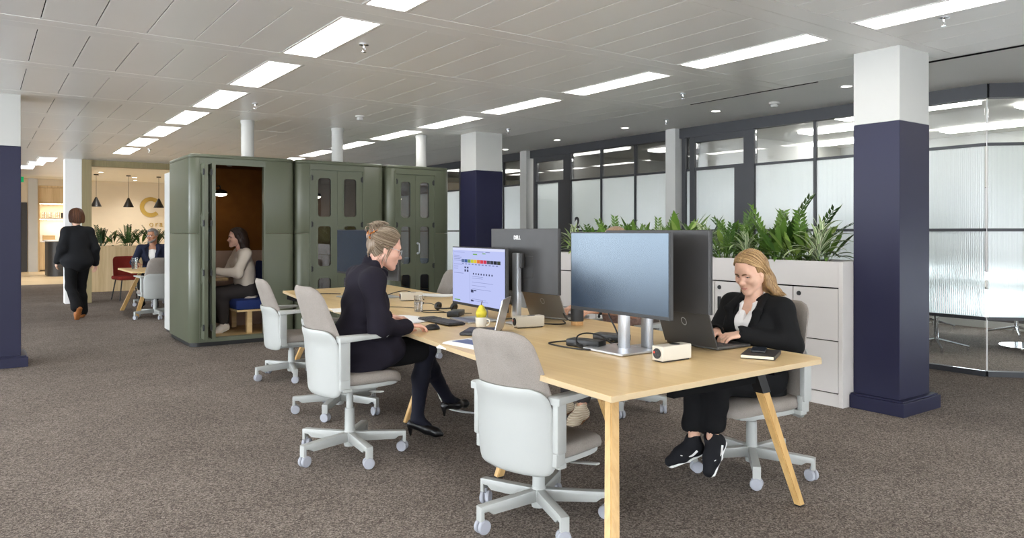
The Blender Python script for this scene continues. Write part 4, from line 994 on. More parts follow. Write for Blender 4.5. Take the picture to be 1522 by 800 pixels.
# keyboard and mouse
t = thing('keyboard', 'slim dark keyboard in front of the woman in the dark coat', 'keyboard', (2.57, 4.42, TZ), math.radians(-2))
m = MB(); m.span((-0.065, -0.225, 0.004), (0.065, 0.225, 0.016), 0.005); m.obj('case', M['dark_grey'], t, 30)
m = MB()
for r in range(6):
    for c in range(21):
        if c in (14, 17) : continue
        m.span((-0.058+r*0.0195, -0.215+c*0.0205, 0.0158), (-0.058+r*0.0195+0.0165, -0.215+c*0.0205+0.0172, 0.0212))
o = m.obj('keys', plain('keyboard_keys', rgb(66, 66, 70), 0.5), t); o['kind'] = 'stuff'
t = thing('computer_mouse', 'black mouse under the right hand of the woman in the dark coat', 'mouse', (2.335, 4.13, TZ), math.radians(-5))
bm = MB(); bm.ell((0, 0, 0.004), (0.055, 0.032, 0.032), None, 16, 10)
for v in bm.b.verts: v.co.z = max(0.001, v.co.z)
bm.obj('body', M['black'], t, True)
m = MB(); m.cyl((0.028, -0.003, 0.031), (0.028, 0.003, 0.031), 0.007, seg=12); m.obj('wheel', M['dark_grey'], t)
# papers
def sheet(label, x, y, rz, w=0.21, h=0.297, z0=0.0, n=3, mat='paper'):
    t = thing('paper_sheets', label, 'paper', (x, y, TZ+z0), rz, 'loose papers on the long table')
    for i in range(n):
        m = MB(); vs = []; 
        for a in range(7):
            for b in range(5): vs.append((-w/2+w*a/6, -h/2+h*b/4, 0.0006+i*0.0012+0.004*max(0, (a/6-0.6))*math.sin(b*1.1+i)))
        m.add(vs, [[a*5+b, a*5+b+1, (a+1)*5+b+1, (a+1)*5+b] for a in range(6) for b in range(4)])
        o = m.obj('sheet', M[mat], t, True); o.rotation_euler = (0, 0, (i-1)*0.12)
sheet('white papers under the keyboard and hands of the woman in the dark coat', 2.48, 4.72, 0.25, 0.30, 0.42)
sheet('white papers lying at the far side of the long table', 3.62, 6.35, 0.5, 0.30, 0.42)
sheet('white papers at the left table edge between two chairs', 2.36, 5.55, -0.2)
# spiral notebook over the table edge
t = thing('spiral_notebook', 'open white spiral notebook hanging over the left table edge', 'notebook', (2.18, 3.43, TZ), math.radians(6))
m = MB(); vs = []
for a in range(9):
    for b in range(5):
        x = -0.105+0.23*a/8; vs.append((x, -0.17+0.34*b/4, 0.009-0.040*max(0, (-0.03-x)/0.1)**1.5*(0.8+0.2*b/4)))
n = len(vs); vs += [(x, y, z_-0.006) for x, y, z_ in vs]
fs = [[a*5+b, (a+1)*5+b, (a+1)*5+b+1, a*5+b+1] for a in range(8) for b in range(4)]; fs += [[n+i for i in f[::-1]] for f in fs]
for a in range(8): fs += [[a*5, n+a*5, n+a*5+5, a*5+5], [a*5+4, a*5+9, n+a*5+9, n+a*5+4]]
fs += [[b, b+1, n+b+1, n+b] for b in range(4)] + [[40+b, n+40+b, n+41+b, 41+b] for b in range(4)]
m.add(vs, fs); m.obj('pages', M['paper'], t, True)
m = MB(); m.span((-0.02, -0.17, 0.0095), (0.09, 0.14, 0.0105)); m.obj('printed_block', M['blue_paper'], t)
m = MB()
for i in range(26):
    y = -0.162+i*0.0128; m.tube([(0.118, y, 0.002), (0.132, y, 0.006), (0.130, y, 0.016), (0.116, y, 0.012)], 0.0012, 5, 3)
o = m.obj('wire_coils', M['silver'], t); o['kind'] = 'stuff'
# mug with pear
t = thing('white_mug', 'small white mug holding a pear beside the silver laptop', 'mug', (2.645, 4.03, TZ), math.radians(-60))
m = MB(); m.lathe([(0, 0.001), (0.028, 0.001), (0.034, 0.006), (0.038, 0.03), (0.0395, 0.068), (0.0375, 0.0685), (0.035, 0.03), (0.030, 0.010), (0, 0.008)], 28); m.obj('cup', M['ceramic'], t, True)
m = MB(); m.tube([(0.037, 0, 0.056), (0.056, 0, 0.054), (0.060, 0, 0.036), (0.050, 0, 0.02), (0.036, 0, 0.018)], 0.005, 8, 6); m.obj('handle', M['ceramic'], t, True)
t = thing('pear', 'yellow green pear sitting upright in the white mug', 'pear', (2.645, 4.03, TZ+0.05))
m = MB(); m.lathe([(0, 0.0), (0.018, 0.004), (0.030, 0.016), (0.0365, 0.036), (0.036, 0.050), (0.029, 0.066), (0.021, 0.079), (0.016, 0.090), (0.008, 0.097), (0, 0.096)], 24); m.obj('fruit', M['pear_skin'], t, True)
m = MB(); m.tube([(0, 0, 0.094), (0.002, 0, 0.108), (0.007, 0, 0.122)], [0.003, 0.0022, 0.003], 6); m.obj('stalk', M['stem_brown'], t, True)
# drinking glass
def tumbler(label, x, y, z_, r=0.036, h=0.125, fill=0.6):
    t = thing('drinking_glass', label, 'glass', (x, y, z_), 0, None)
    m = MB(); m.lathe([(0, 0.001), (r*0.88, 0.001), (r, h), (r-0.0022, h), (r*0.88-0.0022, 0.008), (0, 0.008)], 28); m.obj('tumbler', M['glass'], t, True)
    m = MB(); m.lathe([(0, 0.0085), (r*0.88-0.0026, 0.0085), (r*(0.88+0.12*fill)-0.0026, h*fill), (0, h*fill)], 28); m.obj('water', M['water'], t, True)
tumbler('clear glass of water on the long table beside the dark coat', 2.775, 5.12, TZ)
# black mug on cork base
t = thing('black_mug', 'matt black mug with cork base under the bluish screen', 'mug', (3.23, 3.76, TZ), 0)
m = MB(); m.lathe([(0, 0.028), (0.043, 0.028), (0.043, 0.10), (0.041, 0.118), (0.037, 0.118), (0.039, 0.05), (0, 0.04)], 28); m.obj('cup', M['mug_black'], t, True)
m = MB(); m.lathe([(0, 0.001), (0.040, 0.001), (0.041, 0.028), (0, 0.028)], 28); m.obj('cork_base', M['cork'], t, True)
# cork cup behind the silver lid
t = thing('paper_cup', 'small tan cup behind the silver neck of the lettered monitor', 'cup', (3.12, 4.42, TZ), 0)
m = MB(); m.lathe([(0, 0.001), (0.03, 0.001), (0.038, 0.09), (0.036, 0.09), (0.028, 0.006), (0, 0.006)], 24); m.obj('cup', M['cork'], t, True)
# notebook with phone
t = thing('notebook', 'closed black notebook with cream pages at the near table corner', 'notebook', (3.175, 2.29, TZ), math.radians(-63))
m = MB(); m.span((-0.078, -0.112, 0.0035), (0.075, 0.112, 0.0165)); m.obj('pages', plain('cream_pages', rgb(232, 222, 196), 0.8), t)
m = MB(); m.span((-0.080, -0.115, 0.0005), (0.080, 0.115, 0.0035), 0.001); m.span((-0.080, -0.115, 0.0165), (0.080, 0.115, 0.0195), 0.001); m.span((0.076, -0.115, 0.0006), (0.080, 0.115, 0.0194)); m.obj('cover', M['black'], t)
t = thing('mobile_phone', 'dark phone lying on the closed black notebook', 'phone', (3.205, 2.325, TZ+0.02), math.radians(-58))
m = MB(); m.prism(rrect(0.072, 0.15, 0.011, 5), 0.0005, 0.0085, None, 0.002); m.obj('case', M['black'], t, 30)
m = MB(); m.prism(rrect(0.067, 0.144, 0.009, 5), 0.0086, 0.0092); m.obj('screen', M['screen_off'], t)
# flat steel tube of the cables under the table
for i in range(3):
    cable(['white cable drooping to the floor beside the black heel', 'pale cable next to the white one beside the black heel', 'grey cable under the table beside the black heel'][i], [(2.78, 5.2, 0.62-0.02*i), (2.82, 5.02, 0.30), (2.84+0.02*i, 4.86, 0.06), (2.90+0.015*i, 4.74, 0.012), (3.02, 4.60-0.02*i, 0.008)], 0.006, ['chair_white', 'silver', 'caster_grey'][i])
# ================================================================== PEOPLE: distance fields turned into one skin
class Field:
    """smooth union of tapered limbs and ellipsoids, meshed by surface nets"""
    def __init__(s, vox, wob=0.0, seed=1, wf=28.0, warp=None):
        s.v = vox; s.P = []; s.M = Matrix.Identity(4); s.wob = wob; s.seed = seed; s.wf = wf; s.warp = warp
    def pt(s, p): return np.array((s.M @ Vector(p))[:], dtype=np.float32)
    def rot(s, R=None):
        m = s.M.to_3x3().normalized() @ (R if R is not None else Matrix.Identity(3)); return np.array(m, dtype=np.float32)
    def cone(s, a, b, ra, rb=None, k=0.02, tag=0, op=1, flat=None):
        """flat = (axis, factor): the section is widened along axis by factor"""
        rb = ra if rb is None else rb; a = s.pt(a); b = s.pt(b); ax = None; fm = 1.0
        if flat is not None:
            ax = np.array((s.M.to_3x3() @ Vector(flat[0])).normalized()[:], dtype=np.float32); fm = flat[1]
        R = max(ra, rb)*max(1.0, fm)
        def f(X):
            q = [X[i]-a[i] for i in range(3)]; d = b-a
            if ax is not None:
                c = (1.0/fm-1.0); w = (q[0]*ax[0]+q[1]*ax[1]+q[2]*ax[2])*c; q = [q[i]+w*ax[i] for i in range(3)]
                d = d+ax*(float(d@ax)*c)
            L = float(d@d)+1e-9
            t = np.clip((q[0]*d[0]+q[1]*d[1]+q[2]*d[2])/L, 0, 1)
            return np.sqrt((q[0]-t*d[0])**2+(q[1]-t*d[1])**2+(q[2]-t*d[2])**2)-(ra+(rb-ra)*t)
        s.P.append((f, np.minimum(a, b)-R, np.maximum(a, b)+R, k, tag, op)); return s
    def chain(s, pts, rs, k=0.02, tag=0, op=1, flat=None):
        for i in range(len(pts)-1): s.cone(pts[i], pts[i+1], rs[i], rs[i+1], k, tag, op, flat)
        return s
    def ell(s, c, r, R=None, k=0.02, tag=0, op=1):
        c = s.pt(c); m = s.rot(R); r = np.array(r, dtype=np.float32); e = np.sqrt(((m*r)**2).sum(1))
        def f(X):
            q = [X[i]-c[i] for i in range(3)]
            l = [q[0]*m[0, j]+q[1]*m[1, j]+q[2]*m[2, j] for j in range(3)]
            k0 = np.sqrt((l[0]/r[0])**2+(l[1]/r[1])**2+(l[2]/r[2])**2); k1 = np.sqrt((l[0]/r[0]**2)**2+(l[1]/r[1]**2)**2+(l[2]/r[2]**2)**2)
            return k0*(k0-1.0)/np.maximum(k1, 1e-6)
        s.P.append((f, c-e, c+e, k, tag, op)); return s
    def cut(s, fn, lo, hi, k=0.006):
        """fn(x, y, z) in the current frame, negative inside what is removed"""
        Mi = np.array(s.M.inverted(), dtype=np.float32)
        def f(X):
            l = [X[0]*Mi[i, 0]+X[1]*Mi[i, 1]+X[2]*Mi[i, 2]+Mi[i, 3] for i in range(3)]; return fn(*l)
        cs = np.array([s.pt((x, y, z)) for x in (lo[0], hi[0]) for y in (lo[1], hi[1]) for z in (lo[2], hi[2])])
        s.P.append((f, cs.min(0), cs.max(0), k, 0, -1)); return s
    def mesh(s):
        lo = np.min([p[1] for p in s.P if p[5] > 0], axis=0)-4*s.v-s.wob; hi = np.max([p[2] for p in s.P if p[5] > 0], axis=0)+4*s.v+s.wob
        n = np.ceil((hi-lo)/s.v).astype(int)+1
        D = np.full(n, 9.0, np.float32); T = np.zeros(n, np.uint8)
        ax = [lo[i]+s.v*np.arange(n[i], dtype=np.float32) for i in range(3)]
        for f, a, b, k, tg, op in s.P:
            mg = k+3*s.v+s.wob
            i0 = np.clip(np.floor((a-mg-lo)/s.v).astype(int), 0, n); i1 = np.clip(np.ceil((b+mg-lo)/s.v).astype(int)+1, 0, n)
            if (i1 <= i0).any(): continue
            sl = tuple(slice(i0[i], i1[i]) for i in range(3))
            X = np.meshgrid(*[ax[i][sl[i]] for i in range(3)], indexing='ij', sparse=True)
            d = f(X).astype(np.float32); cur = D[sl]
            if op > 0:
                h = np.maximum(k-np.abs(cur-d), 0)/k if k > 0 else 0
                T[sl] = np.where(d < cur, tg, T[sl]); D[sl] = np.minimum(cur, d)-h*h*k*0.25
            else:
                d = -d; h = np.maximum(k-np.abs(cur-d), 0)/k; D[sl] = np.maximum(cur, d)+h*h*k*0.25
        if s.wob > 0 or s.warp:
            X = np.meshgrid(*ax, indexing='ij', sparse=True)
            if s.wob > 0:
                rg = np.random.RandomState(s.seed); acc = 0
                for o in range(7):
                    w = rg.normal(size=3); w = w/np.linalg.norm(w)*s.wf*(0.6+1.1*rg.rand()); ph = rg.rand()*6
                    acc = acc+np.sin(w[0]*X[0]+w[1]*X[1]+w[2]*X[2]+ph+1.2*np.sin(0.6*w[1]*X[0]+0.6*w[2]*X[1]+0.6*w[0]*X[2]))
                D += (s.wob*0.35*acc).astype(np.float32)
            if s.warp: D += s.warp(X).astype(np.float32)
        return nets(D, T, lo, s.v)

def nets(D, T, lo, v):
    S = D < 0; c = [S[i:S.shape[0]-1+i, j:S.shape[1]-1+j, k:S.shape[2]-1+k] for i in (0, 1) for j in (0, 1) for k in (0, 1)]
    allc = c[0].copy(); anyc = c[0].copy()
    for q in c[1:]: allc &= q; anyc |= q
    idx = np.argwhere(anyc & ~allc); ids = -np.ones(anyc.shape, np.int32); ids[tuple(idx.T)] = np.arange(len(idx))
    off = [(i, j, k) for i in (0, 1) for j in (0, 1) for k in (0, 1)]
    val = np.stack([D[idx[:, 0]+o[0], idx[:, 1]+o[1], idx[:, 2]+o[2]] for o in off], 1)
    acc = np.zeros((len(idx), 3)); cnt = np.zeros(len(idx))
    for a in range(8):
        for b in range(a+1, 8):
            df = [off[b][t]-off[a][t] for t in range(3)]
            if sum(map(abs, df)) != 1: continue
            va, vb = val[:, a], val[:, b]; m = (va < 0) != (vb < 0)
            t = np.where(m, va/np.where(m, va-vb, 1), 0)
            for q in range(3): acc[:, q] += np.where(m, off[a][q]+t*df[q], 0)
            cnt += m
    V = lo+v*(idx+acc/cnt[:, None]); tg = T[idx[:, 0], idx[:, 1], idx[:, 2]]
    F = []
    for axis in range(3):
        s0 = [slice(None)]*3; s1 = [slice(None)]*3; s0[axis] = slice(0, -1); s1[axis] = slice(1, None)
        A, B = S[tuple(s0)], S[tuple(s1)]; e = np.argwhere(A != B); inside = A[tuple(e.T)]
        u, w = [q for q in range(3) if q != axis]
        ok = (e[:, u] > 0) & (e[:, w] > 0) & (e[:, u] < S.shape[u]-1) & (e[:, w] < S.shape[w]-1); e = e[ok]; inside = inside[ok]
        def cell(du, dw):
            p = e.copy(); p[:, u] += du; p[:, w] += dw; return ids[tuple(p.T)]
        q = np.stack([cell(-1, -1), cell(0, -1), cell(0, 0), cell(-1, 0)], 1)
        flip = inside if axis != 1 else ~inside
        q[~flip] = q[~flip][:, ::-1]; F.append(q)
    return V, np.concatenate(F), tg
def put_mesh(name, parts, mats, parent, extra=None):
    """parts: list of (V, F, tags, material offset); joined into one mesh object"""
    Vs, Fs, Ms = [], [], []; n = 0
    for V, F, tg, mo in parts:
        Vs.append(V); Fs.append(F+n); Ms.append(tg[F[:, 0]].astype(np.int32)+mo); n += len(V)
    V = np.concatenate(Vs); F = np.concatenate(Fs); mi = np.concatenate(Ms)
    me = bpy.data.meshes.new(name); me.vertices.add(len(V)); me.vertices.foreach_set('co', V.astype(np.float32).ravel())
    me.loops.add(F.size); me.loops.foreach_set('vertex_index', F.astype(np.int32).ravel())
    me.polygons.add(len(F)); me.polygons.foreach_set('loop_start', np.arange(len(F), dtype=np.int32)*4)
    for m in mats: me.materials.append(m)
    me.polygons.foreach_set('material_index', np.minimum(mi, len(mats)-1)); me.update(calc_edges=True); me.validate()
    me.polygons.foreach_set('use_smooth', [True]*len(me.polygons))
    if extra is not None:
        bm = bmesh.new(); bm.from_mesh(me); bm2 = extra.b; mp = {}
        for vv in bm2.verts: mp[vv] = bm.verts.new(vv.co)
        for ff in bm2.faces:
            try: q = bm.faces.new([mp[vv] for vv in ff.verts]); q.material_index = ff.material_index; q.smooth = True
            except ValueError: pass
        bm.to_mesh(me); bm.free(); bm2.free()
    o = bpy.data.objects.new(name, me); COL.objects.link(o)
    if parent is not None: o.parent = parent
    return o
def fput(name, f, mat, parent): V, F, t = f.mesh(); return put_mesh(name, [(V, F, t, 0)], mat if isinstance(mat, list) else [mat], parent)

def skin(name, c, lipc, rough=0.48):
    k = N(name); k.set(Roughness=rough); k.b.inputs['Specular IOR Level'].default_value = 0.35
    k.b.inputs['Subsurface Weight'].default_value = 0.12; k.b.inputs['Subsurface Radius'].default_value = (0.012, 0.005, 0.003); k.b.inputs['Subsurface Scale'].default_value = 0.6
    a = k.n('ShaderNodeTexNoise', Scale=22.0, Detail=4.0); k.l(k.coord(), a.inputs['Vector'])
    d = tuple(x*0.86 for x in c[:3])+(1,)
    k.l(k.ramp(a.outputs[0], [(0.3, d), (0.7, c)]), k.b.inputs['Base Color']); return [k.m, plain(name+'_lips', lipc, 0.4)]
def hairmat(name, c0, c1, c2, scale=(160, 160, 9)):
    k = N(name); k.set(Roughness=0.42); k.b.inputs['Specular IOR Level'].default_value = 0.4
    a = k.n('ShaderNodeTexNoise', Scale=1.0, Detail=4.0, Roughness=0.6); k.l(k.coord(scale), a.inputs['Vector'])
    k.l(k.ramp(a.outputs[0], [(0.28, c0), (0.5, c1), (0.72, c2)]), k.b.inputs['Base Color']); k.bump(a.outputs[0], 0.5, 0.004); return k.m
def cloth(name, c, rough=0.85, fine=500.0, var=0.12, sheen=0.0):
    k = N(name); k.set(Roughness=rough); k.b.inputs['Specular IOR Level'].default_value = 0.2; k.b.inputs['Sheen Weight'].default_value = sheen
    a = k.n('ShaderNodeTexNoise', Scale=fine, Detail=2.0); k.l(k.coord(), a.inputs['Vector'])
    d = tuple(x*(1-var) for x in c[:3])+(1,); u = tuple(min(1, x*(1+var)) for x in c[:3])+(1,)
    k.l(k.ramp(a.outputs[0], [(0.35, d), (0.65, u)]), k.b.inputs['Base Color']); k.bump(a.outputs[0], 0.15, 0.002); return k.m
M['eye_white'] = plain('eye_white', rgb(228, 222, 214), 0.25); M['iris'] = plain('iris', rgb(58, 48, 40), 0.2)

def head(f, extra, mi, age=0.0, male=False, gaze=(0, 0), beard=False):
    """head in its own frame: x out of the face, y to its left, z up, origin between the ears at eye height"""
    w = 1.05 if male else 1.0
    f.ell((-0.012, 0, 0.040), (0.097, 0.075*w, 0.086), k=0.02)
    f.ell((0.030, 0, -0.028), (0.056, 0.058*w, 0.080), k=0.03)
    for s_ in (-1, 1):
        f.cone((-0.002, s_*0.056*w, -0.050), (0.066, s_*0.014, -0.104), 0.020, 0.014, k=0.03)
        f.ell((0.060, s_*0.041, -0.026), (0.024, 0.022, 0.020), k=0.03)
        f.ell((-0.012, s_*0.076*w, -0.004), (0.020, 0.009, 0.031), RY(-0.2), k=0.008)
        f.ell((-0.004, s_*0.086*w, -0.002), (0.010, 0.007, 0.018), RY(-0.2), k=0.006, op=-1)
    f.ell((0.076, 0, -0.106), (0.018, 0.021*w, 0.016), k=0.022)
    f.cone((0.076, -0.036, 0.026), (0.076, 0.036, 0.026), 0.013, 0.013, k=0.022)
    for s_ in (-1, 1):
        f.ell((0.094, s_*0.034, 0.002), (0.017, 0.020, 0.011), k=0.016, op=-1)
        f.ell((0.0660, s_*0.0325, 0.0100), (0.0152, 0.0170, 0.0105), k=0.004)            # upper lid over the eye
        f.cone((0.0765, s_*0.022, -0.0115), (0.070, s_*0.044, -0.0100), 0.0052, 0.0048, k=0.008)      # lower lid
    f.cone((0.083, 0, 0.016), (0.106, 0, -0.030), 0.0078, 0.0105, k=0.014)
    f.ell((0.108, 0, -0.034), (0.0125, 0.0115, 0.010), k=0.010)
    for s_ in (-1, 1): f.ell((0.094, s_*0.0125, -0.036), (0.012, 0.0075, 0.008), k=0.008)
    f.ell((0.078, 0, -0.064), (0.021, 0.030, 0.024), k=0.016)
    f.chain([(0.082, -0.023, -0.070), (0.0955, -0.009, -0.0655), (0.0975, 0, -0.067), (0.0955, 0.009, -0.0655), (0.082, 0.023, -0.070)], [0.0022, 0.0036, 0.0036, 0.0036, 0.0022], k=0.005)
    f.chain([(0.081, -0.021, -0.0725), (0.094, -0.008, -0.0760), (0.094, 0.008, -0.0760), (0.081, 0.021, -0.0725)], [0.0022, 0.0042, 0.0042, 0.0022], k=0.005)
    f.cone((0.0985, -0.020, -0.0712), (0.0985, 0.020, -0.0712), 0.0020, 0.0020, k=0.003, op=-1)
    if age > 0:
        for s_ in (-1, 1): f.chain([(0.098, s_*0.020, -0.036), (0.088, s_*0.032, -0.060), (0.078, s_*0.034, -0.078)], [0.0018, 0.0022, 0.0015], k=0.006*age, op=-1)
    for s_ in (-1, 1):
        c = Vector((0.0685, s_*0.0325, -0.0005))
        b = MB(); b.mi = mi; b.ell(c, (0.0125, 0.0140, 0.0115), None, 14, 10); b.b.transform(f.M); merge_into(extra, b)
        g = Vector((1, gaze[0], gaze[1]*0.6)).normalized(); b = MB(); b.mi = mi+1; b.ell(c+g*0.0090, (0.0042, 0.0055, 0.0055), None, 12, 8); b.b.transform(f.M); merge_into(extra, b)
        b = MB(); b.mi = mi+1; b.tube([(0.0770, s_*0.0195, -0.0005), (0.0822, s_*0.0265, 0.0012), (0.0820, s_*0.0370, 0.0012), (0.0755, s_*0.0475, -0.0005)], [0.0012, 0.0021, 0.0022, 0.0014], 6, 4); b.b.transform(f.M); merge_into(extra, b)
def merge_into(dst, src):
    mp = {}
    for v in src.b.verts: mp[v] = dst.b.verts.new(v.co)
    for q in src.b.faces:
        nf = dst.b.faces.new([mp[v] for v in q.verts]); nf.material_index = q.material_index
    src.b.free()
def hand(f, W, xdir, up, side, curl=(0.25, 0.45, 0.3), spread=0.10, thumb=0.5, sc=1.0, fcurl=None):
    """W wrist; xdir along the fingers; up = back of the hand; side +1 left hand, -1 right hand"""
    x = Vector(xdir).normalized(); u = Vector(up); u = (u-x*u.dot(x)).normalized(); y = u.cross(x)
    old = f.M; m = Matrix((x, y, u)).transposed().to_4x4(); m.translation = Vector(W); f.M = old @ m @ Matrix.Scale(sc, 4)
    th = -side     # thumb lies towards the body's midline: -y for the left hand
    f.cone((-0.045, 0, 0), (0.012, 0, 0), 0.0215*sc, 0.020*sc, k=0.01, flat=((0, 1, 0), 1.25))
    for yy, r0, r1 in ((0.026, 0.0125, 0.0105), (0.009, 0.013, 0.0108), (-0.009, 0.013, 0.0105), (-0.026, 0.012, 0.0098)):
        f.cone((0.010, yy*0.75*th, 0), (0.086-abs(yy-0.009)*0.16, yy*th, 0.002), r0*sc, r1*sc, k=0.012)
    for n, (yy, L) in enumerate(((0.029, 0.071), (0.0098, 0.080), (-0.0098, 0.074), (-0.029, 0.058))):
        c = (fcurl[n] if fcurl else curl); p = Vector((0.086-abs(yy-0.009)*0.16, yy*th, 0.002)); a = 0.0; b = spread*(yy/0.029)*th
        r = (0.0094, 0.0084, 0.0078, 0.0066) if n < 3 else (0.0082, 0.0074, 0.0068, 0.0058)
        for i, fr in enumerate((0.46, 0.30, 0.24)):
            a += c[i]; q = p+Vector((math.cos(a)*math.cos(b), math.sin(b)*math.cos(a), -math.sin(a)))*L*fr
            f.cone(p, q, r[i]*sc, r[i+1]*sc, k=0.0035 if i else 0.006); p = q
    p = Vector((0.020, 0.026*th, -0.006)); d = [Vector((0.62, thumb*1.3*th, -0.30)), Vector((0.85, thumb*0.7*th, -0.22)), Vector((0.95, thumb*0.25*th, -0.15))]
    r = (0.0140, 0.0112, 0.0098, 0.0080)
    for i, L in enumerate((0.042, 0.033, 0.026)):
        q = p+d[i].normalized()*L; f.cone(p, q, r[i]*sc, r[i+1]*sc, k=0.010 if i == 0 else 0.004); p = q
    f.M = old
def head_frame(c, pitch, yaw, roll=0.0, sc=1.0):
    return Matrix.Translation(c) @ Matrix.Rotation(yaw, 4, 'Z') @ Matrix.Rotation(pitch, 4, 'Y') @ Matrix.Rotation(roll, 4, 'X') @ Matrix.Scale(sc, 4)
def V3(*a): return Vector(a)

def person(label, root, rz, J, S):
    """J joints in the person's own frame (x forward, y left, z up); S clothing and looks"""
    t = thing('person', label, 'person', (root[0], root[1], 0), rz, None)
    q = S.get('q', 1.0)         # coarseness
    HM = head_frame(J['head'], *J['turn'], sc=S.get('hs', 1.0)); mats = S['skin']+[M['eye_white'], M['iris']]
    extra = MB(); parts = []
    # head and neck
    f = Field(0.0028*q); f.M = HM; head(f, extra, 2, S.get('age', 0), S.get('male', False), S.get('gaze', (0, 0)))
    nk = (0.051 if not S.get('male') else 0.060)*S.get('hs', 1.0)
    f.M = Matrix.Identity(4)
    hc = HM @ Vector((-0.034, 0, -0.050)); f.chain([hc, J['neck'], J['neck']+V3(-0.01, 0, -0.09)], [nk*0.95, nk, nk*1.12], k=0.014)
    f.cone(J['neck']+V3(0.015, -0.065, -0.085), J['neck']+V3(0.015, 0.065, -0.085), 0.036, 0.036, k=0.05)
    hv, hf, ht = f.mesh(); inv = np.array(HM.inverted()); lc = hv@inv[:3, :3].T+inv[:3, 3]
    ht = ((np.abs(lc[:, 1])/0.0245)**2+((lc[:, 2]+0.0712)/0.0085)**2 < 1).astype(np.uint8)*(lc[:, 0] > 0.075)
    parts.append((hv, hf, ht.astype(np.uint8), 0))
    # hands with forearms
    for sd, nm in ((1, 'l'), (-1, 'r')):
        f = Field(0.0024*q); W = J['wr_'+nm]; E = J['el_'+nm]; h = J['hand_'+nm]
        if h is None: continue
        f.chain([W+(E-W)*S.get('skin_arm', 0.45), W], [0.034 if S.get('skin_arm', 0) > 0.5 else 0.028, 0.0225], k=0.01)
        hand(f, W+(W-E).normalized()*0.006, h[0], h[1], sd, **(h[2] if len(h) > 2 else {})); parts.append(f.mesh()+(0,))
    # the body under the clothes, one surface from neck to feet
    f = Field(0.012); P, C, K = J['pelvis'], J['chest'], J['neck']; Y = (0, 1, 0)
    f.cone(P, C, 0.082, 0.084, k=0.05, flat=(Y, 1.35)); f.cone(C, K+V3(-0.02, 0, -0.12), 0.08, 0.055, k=0.05, flat=(Y, 1.35)); f.cone(K+V3(0, 0, -0.05), K, 0.05, 0.045, k=0.03)
    for nm in 'lr':
        f.chain([J['sh_'+nm], J['el_'+nm], J['wr_'+nm]], [0.040, 0.034, 0.022], k=0.04)
        f.chain([J['hip_'+nm], J['kn_'+nm]], [0.072, 0.048], k=0.05)
    parts.append(f.mesh()+(0,))
    f = Field(0.007)
    for nm in 'lr':
        A = J['an_'+nm]; T = J['toe_'+nm]; Kn = J['kn_'+nm]; mid = Kn+(A-Kn)*0.35+V3(-0.02, 0, 0)
        f.chain([Kn, mid, A+(Kn-A)*0.30, A], [0.044, 0.044, 0.034, 0.031], k=0.03)
        f.chain([A, A+(T-A)*0.30+V3(0, 0, -0.012)], [0.031, 0.018], k=0.02)
    parts.append(f.mesh()+(0,))
    put_mesh('body', parts, mats, t, extra)
    # --- garments
    g = S['top']; o = g.get('ease', 0.012)
    f = Field(0.0055*q, g.get('wob', 0.0035), g.get('seed', 3), g.get('wf', 30)); wd = g.get('wide', 1.42)
    hem = J.get('hem', P+V3(0, 0, -0.02)); SH = (J['sh_l']+J['sh_r'])/2
    f.cone(hem, (P+C)/2, 0.112+o+g.get('hip', 0), 0.098+o, k=0.06, flat=(Y, wd)); f.cone((P+C)/2, C, 0.098+o, 0.108+o, k=0.06, flat=(Y, wd))
    f.cone(C, SH+V3(-0.01, 0, -0.06), 0.108+o, 0.085+o, k=0.06, flat=(Y, wd))
    if S.get('bust'): 
        for s_ in (-1, 1): f.ell(C+V3(0.075, s_*0.075, 0.03), (0.055, 0.065, 0.06), k=0.05)
    for ec, er in g.get('extra', ()): f.ell(ec, er, None, k=0.06)
    for nm in 'lr':
        f.cone(SH+(J['sh_'+nm]-SH)*0.35+V3(0, 0, 0.005), J['sh_'+nm], 0.058+o, 0.050+o, k=0.05)
        sl = g.get('sleeve', 1.0); E, W = J['el_'+nm], J['wr_'+nm]
        if sl > 0.5:
            f.chain([J['sh_'+nm], E, E+(W-E)*sl], [0.051+o, 0.043+o, 0.036+o*0.6], k=0.03)
            f.chain([E+(W-E)*(sl-0.04), E+(W-E)*(sl+0.02)], [0.037+o*0.6, 0.038+o*0.6], k=0.004)
        else: f.chain([J['sh_'+nm], J['sh_'+nm]+(E-J['sh_'+nm])*sl*2], [0.056+o, 0.052+o], k=0.03)
    if g.get('collar'):
        kk = J['neck']; ch = g.get('collar_h', 0.0)
        f.chain([kk+V3(0.02+ch*0.8, -0.070, -0.05+ch*0.6), kk+V3(-0.035+ch*0.6, -0.062, -0.025+ch), kk+V3(-0.068+ch*0.6, 0, 0.0+ch), kk+V3(-0.035+ch*0.6, 0.062, -0.025+ch), kk+V3(0.02+ch*0.8, 0.070, -0.05+ch*0.6)], [0.018, 0.020, 0.021, 0.020, 0.018], k=0.025, flat=((0, 0, 1), 1.0+ch*14))
    # cut flat at the hem, hollow at the cuffs, and open the front in a V
    f.M = Matrix.Identity(4)
    kk = J['neck']
    f.ell(kk+V3(0.03, 0, 0.035), (0.062, 0.066, 0.060), k=0.012, op=-1)
    if g.get('vee'):
        zb, sp, top = g['vee'][0], g['vee'][1], kk.z+0.05
        x0 = C.x+0.03; tl = (kk.x-C.x)/max(0.05, kk.z-C.z)
        f.cut(lambda x, y, z: np.maximum(np.maximum(np.abs(y-g.get('voff', 0))-np.minimum(sp*(z-zb), 0.060), x0+tl*(z-C.z)-x+0.005), z-top), (x0-0.05, -0.16, zb), (x0+0.35, 0.16, top), 0.008)
